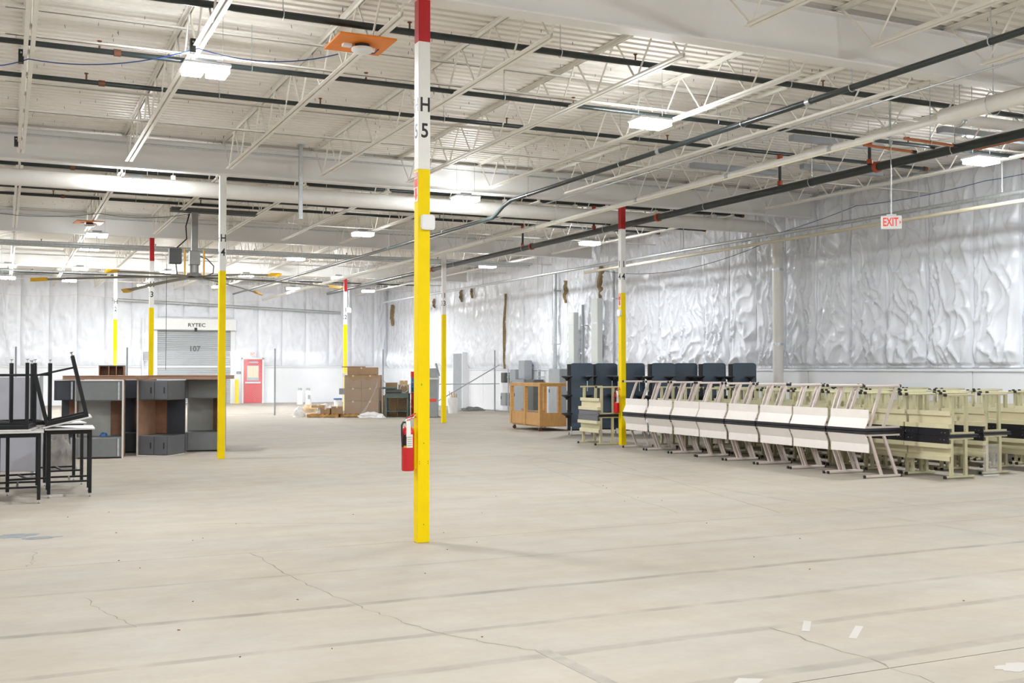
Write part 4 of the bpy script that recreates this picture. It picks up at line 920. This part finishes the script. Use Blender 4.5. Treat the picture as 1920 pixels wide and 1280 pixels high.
# ================================================================== DESKS STOOD ON END
def desk_on_end(loc, rz, label, W=.80, D=.72, Hh=1.50, face='laminate_grey', inner='laminate_light', handles=False, brown=True, flip=False):
    """front faces -y; desktop panel stands on the right side (+x)"""
    t = thing('upended_desk', label, 'desk', loc, rz, 'office desks stood on end'); th = .03; ph = .40
    tp = B().cbox(W / 2 - th, W / 2, -D / 2, D / 2, 0, Hh, .004).obj('desk_top', 'edge_white' if not brown else 'brown_top', t)
    B().box(W / 2 - th - .002, W / 2 + .002, -D / 2 - .004, -D / 2, 0, Hh).obj('edge_band', 'edge_white', tp)
    B().box(-W / 2, W / 2 - th - .002, D / 2 - .02, D / 2, .02, Hh - .02).obj('modesty_panel', inner, t)
    B().box(W / 2 - th - .24, W / 2 - th - .003, D / 2 - .05, D / 2 - .022, ph + .01, Hh - ph - .01).obj('inner_board', 'brown_board', t)
    for z0, z1 in ((.02, ph), (Hh - ph, Hh - .02)):
        p = B().cbox(-W / 2, W / 2 - th - .002, -D / 2 + .02, D / 2 - .022, z0, z1, .004).obj('pedestal', face, t)
        if handles:
            for q in (0, 1):
                xa = -W / 2 + .02 + q * (W - .1) / 2; xb = xa + (W - .1) / 2 - .02
                f = B().cbox(xa, xb, -D / 2, -D / 2 + .019, z0 + .015, z1 - .015, .003).obj('drawer_front', face, p)
                B().box(xa + .05, xa + .07, -D / 2 - .012, -D / 2, (z0 + z1) / 2 - .06, (z0 + z1) / 2 + .06).obj('handle', 'plastic_black', p)
        else:
            B().cbox(-W / 2 + .05, W / 2 - .12, -D / 2 + .002, -D / 2 + .019, z0 + .015, z1 - .015, .003).obj('drawer_front', face, p)
            B().box(W / 2 - .11, W / 2 - .075, -D / 2 + .006, -D / 2 + .019, z0 + .02, z1 - .02).obj('drawer_slide', 'galv', p)
    B().box(-W / 2, -W / 2 + .018, -D / 2, D / 2 - .022, Hh - .018, Hh).obj('frame_rail', 'edge_white', t)
    B().box(-W / 2, W / 2 - th, -D / 2 - .003, -D / 2 + .017, Hh - .019, Hh + .0).obj('frame_rail', 'edge_white', t)
    if flip: t.rotation_euler = (0, PI, rz + 0); t.location.z = Hh
    return t
def desk(u_xc, d, rz, *a, **k):
    x_, y_ = cf(u_xc, d); return desk_on_end((x_, y_, 0), rz, *a, **k)
desk(-8.72, 21.5, -.25, 'upended desk with black open side behind the black stools', W=.42, face='laminate_navy', inner='laminate_navy')
desk(-7.96, 21.15, -.14, 'upended desk with grey ends and light back panel by black tables', W=.86)
desk(-7.83, 22.6, -.25, 'upended navy desk recessed between the grey ones', W=.50, face='laminate_navy', inner='laminate_navy')
desk(-6.98, 21.75, -.62, 'upended charcoal desk with drawer handles in the middle', W=.66, face='laminate_dark', inner='laminate_navy', handles=True, flip=True)
desk(-6.44, 23.0, -.2, 'upended grey desk just left of column H', W=.80, face='laminate_grey')
for k, (xc, d, z, L1, L2, lab) in enumerate(((-8.0, 21.5, 1.503, 1.4, .75, 'left'), (-6.6, 22.4, 1.503, 1.6, .8, 'right'))):
    x_, y_ = cf(xc, d); t = thing('brown_sheet', 'brown board laid flat on top of upended desks, %s one' % lab, 'board', (x_, y_, z), -.42); B().box(-L1 / 2, L1 / 2, -L2 / 2, L2 / 2, 0, .075).obj('sheet', 'brown_top', t); B().box(-L1 / 2, L1 / 2, -L2 / 2 - .004, -L2 / 2, .055, .075).obj('edge_band', 'brown_board', t)
x_, y_ = cf(-7.95, 21.7); t = thing('small_shelf', 'small open wooden shelf box on top of the desks', 'shelf', (x_, y_, 1.58), -.2)
B().box(-.24, .24, .1, .12, 0, .2).obj('back_board', 'brown_board', t); B().box(-.24, .24, -.12, .1, .18, .2).obj('top_board', 'dark_box', t)
for a in (-.24, -.06, .08, .22): B().box(a, a + .018, -.12, .1, 0, .18).obj('divider', 'brown_board', t)
x_, y_ = cf(-7.83, 20.95); crumple('blue_rag', 'blue and white rag on the lower end of a grey desk', 'rag', (x_, y_, .42), .07, .05, .06, 'blue', 2.2)
# ================================================================== BLACK LAB TABLES
def lab_table(topm='top_white', w_=.56, d_=.76, h=.92):
    t = thing('lab_table', 'x', 'table', (0, 0, 0), 0, 'black steel lab tables'); a, c = w_ / 2 - .025, d_ / 2 - .025
    B().cbox(-w_ / 2 - .03, w_ / 2 + .03, -d_ / 2 - .03, d_ / 2 + .03, h - .022, h, .004).obj('table_top', topm, t)
    for sx in (-1, 1):
        for sy in (-1, 1):
            l = B().box(sx * a - .021, sx * a + .021, sy * c - .021, sy * c + .021, .05, h - .075).obj('leg', 'metal_black', t)
            B().tube([(sx * a, sy * c, .012), (sx * a, sy * c, .05)], .006, 8).lathe([(.022, 0), (.022, .006), (.008, .014)], 12, (sx * a, sy * c, 0)).obj('levelling_foot', 'chrome', l)
    for sy in (-1, 1): B().box(-a - .02, a + .02, sy * c - .018, sy * c + .018, h - .075, h - .023).obj('apron', 'metal_black', t); B().box(-a + .022, a - .022, sy * c - .012, sy * c + .012, .20, .225).obj('stretcher', 'metal_black', t)
    for sx in (-1, 1): B().box(sx * a - .018, sx * a + .018, -c + .019, c - .019, h - .075, h - .023).obj('apron', 'metal_black', t)
    B().box(-.012, .012, -c + .013, c - .013, .20, .225).obj('stretcher', 'metal_black', t)
    return t
YW = -math.radians(25)
lt = lab_table(); lt.location = (.83, 16.08, 0); lt.rotation_euler = (0, 0, -.04); lt['label'] = 'black lab table with pale top, rightmost of the group, upright'
for X_, Y_, z, rx, rz, lab in ((.18, 15.52, 0, 0, -.03, 'black lab table nearest the camera at left edge, upright'), (.26, 16.65, 0, 0, .16, 'black lab table behind the nearest one, upright'),
      (-.48, 15.6, 0, 0, 0, 'black lab table cut off by the left picture edge, upright'), (.08, 15.58, 1.842, PI, -.15, 'black lab table upside down on the nearest one'),
      (.24, 16.66, 1.842, PI, .30, 'black lab table upside down behind, legs up'), (-.52, 15.7, 1.842, PI, .04, 'black lab table upside down at the left picture edge')):
    dup(lt, (X_, Y_, z), (rx, 0, rz), lab)
dup(lt, (.78, 17.75, 0), (0, 0, .1), 'black lab table standing behind the rightmost one, upright')
o = dup(lt, (.83 - .235, 16.1, 1.885), None, 'black lab table leaning tilted upside down on the rightmost one'); o.rotation_euler = (PI, math.radians(-13), -.04)
x_, y_ = cf(-7.85, 17.2); t = thing('grey_screen', 'pale grey panel standing behind the black tables at left', 'panel', (x_, y_, 0), YW); B().cbox(-.6, .42, -.02, .02, .1, 1.58, .006).obj('panel', 'screen_grey', t); B().box(.42, .45, -.03, .03, 0, 1.62).obj('edge_post', 'grey_panel', t)
for q in (-.45, .3): B().box(q - .03, q + .03, -.2, .2, 0, .03).box(q - .02, q + .02, -.015, .015, .03, .1).obj('foot', 'grey_panel', t)
for k, (xc, d, sx, sy, sz, lab) in enumerate(((-8.45, 18.6, .34, .3, .75, 'crumpled grey plastic sheeting behind the tables, left heap'), (-7.72, 18.6, .24, .22, .70, 'crumpled grey plastic sheeting behind the tables, right heap'))):
    x_, y_ = cf(xc, d); crumple('plastic_sheeting', lab, 'plastic sheet', (x_, y_, 0), sx, sy, sz, 'bin_bag', k + 6.6)
# glass pane and leftover strips among the olive tables
t = thing('acrylic_sheet', 'clear acrylic sheet leaning in the end of olive tables', 'sheet', (13.98, 12.45, .04), 0); B().box(0, .35, -.004, .004, 0, .48).obj('pane', 'film', t); B().box(0, .35, -.006, .006, -.012, 0).obj('edge_strip', 'plastic_white', t)
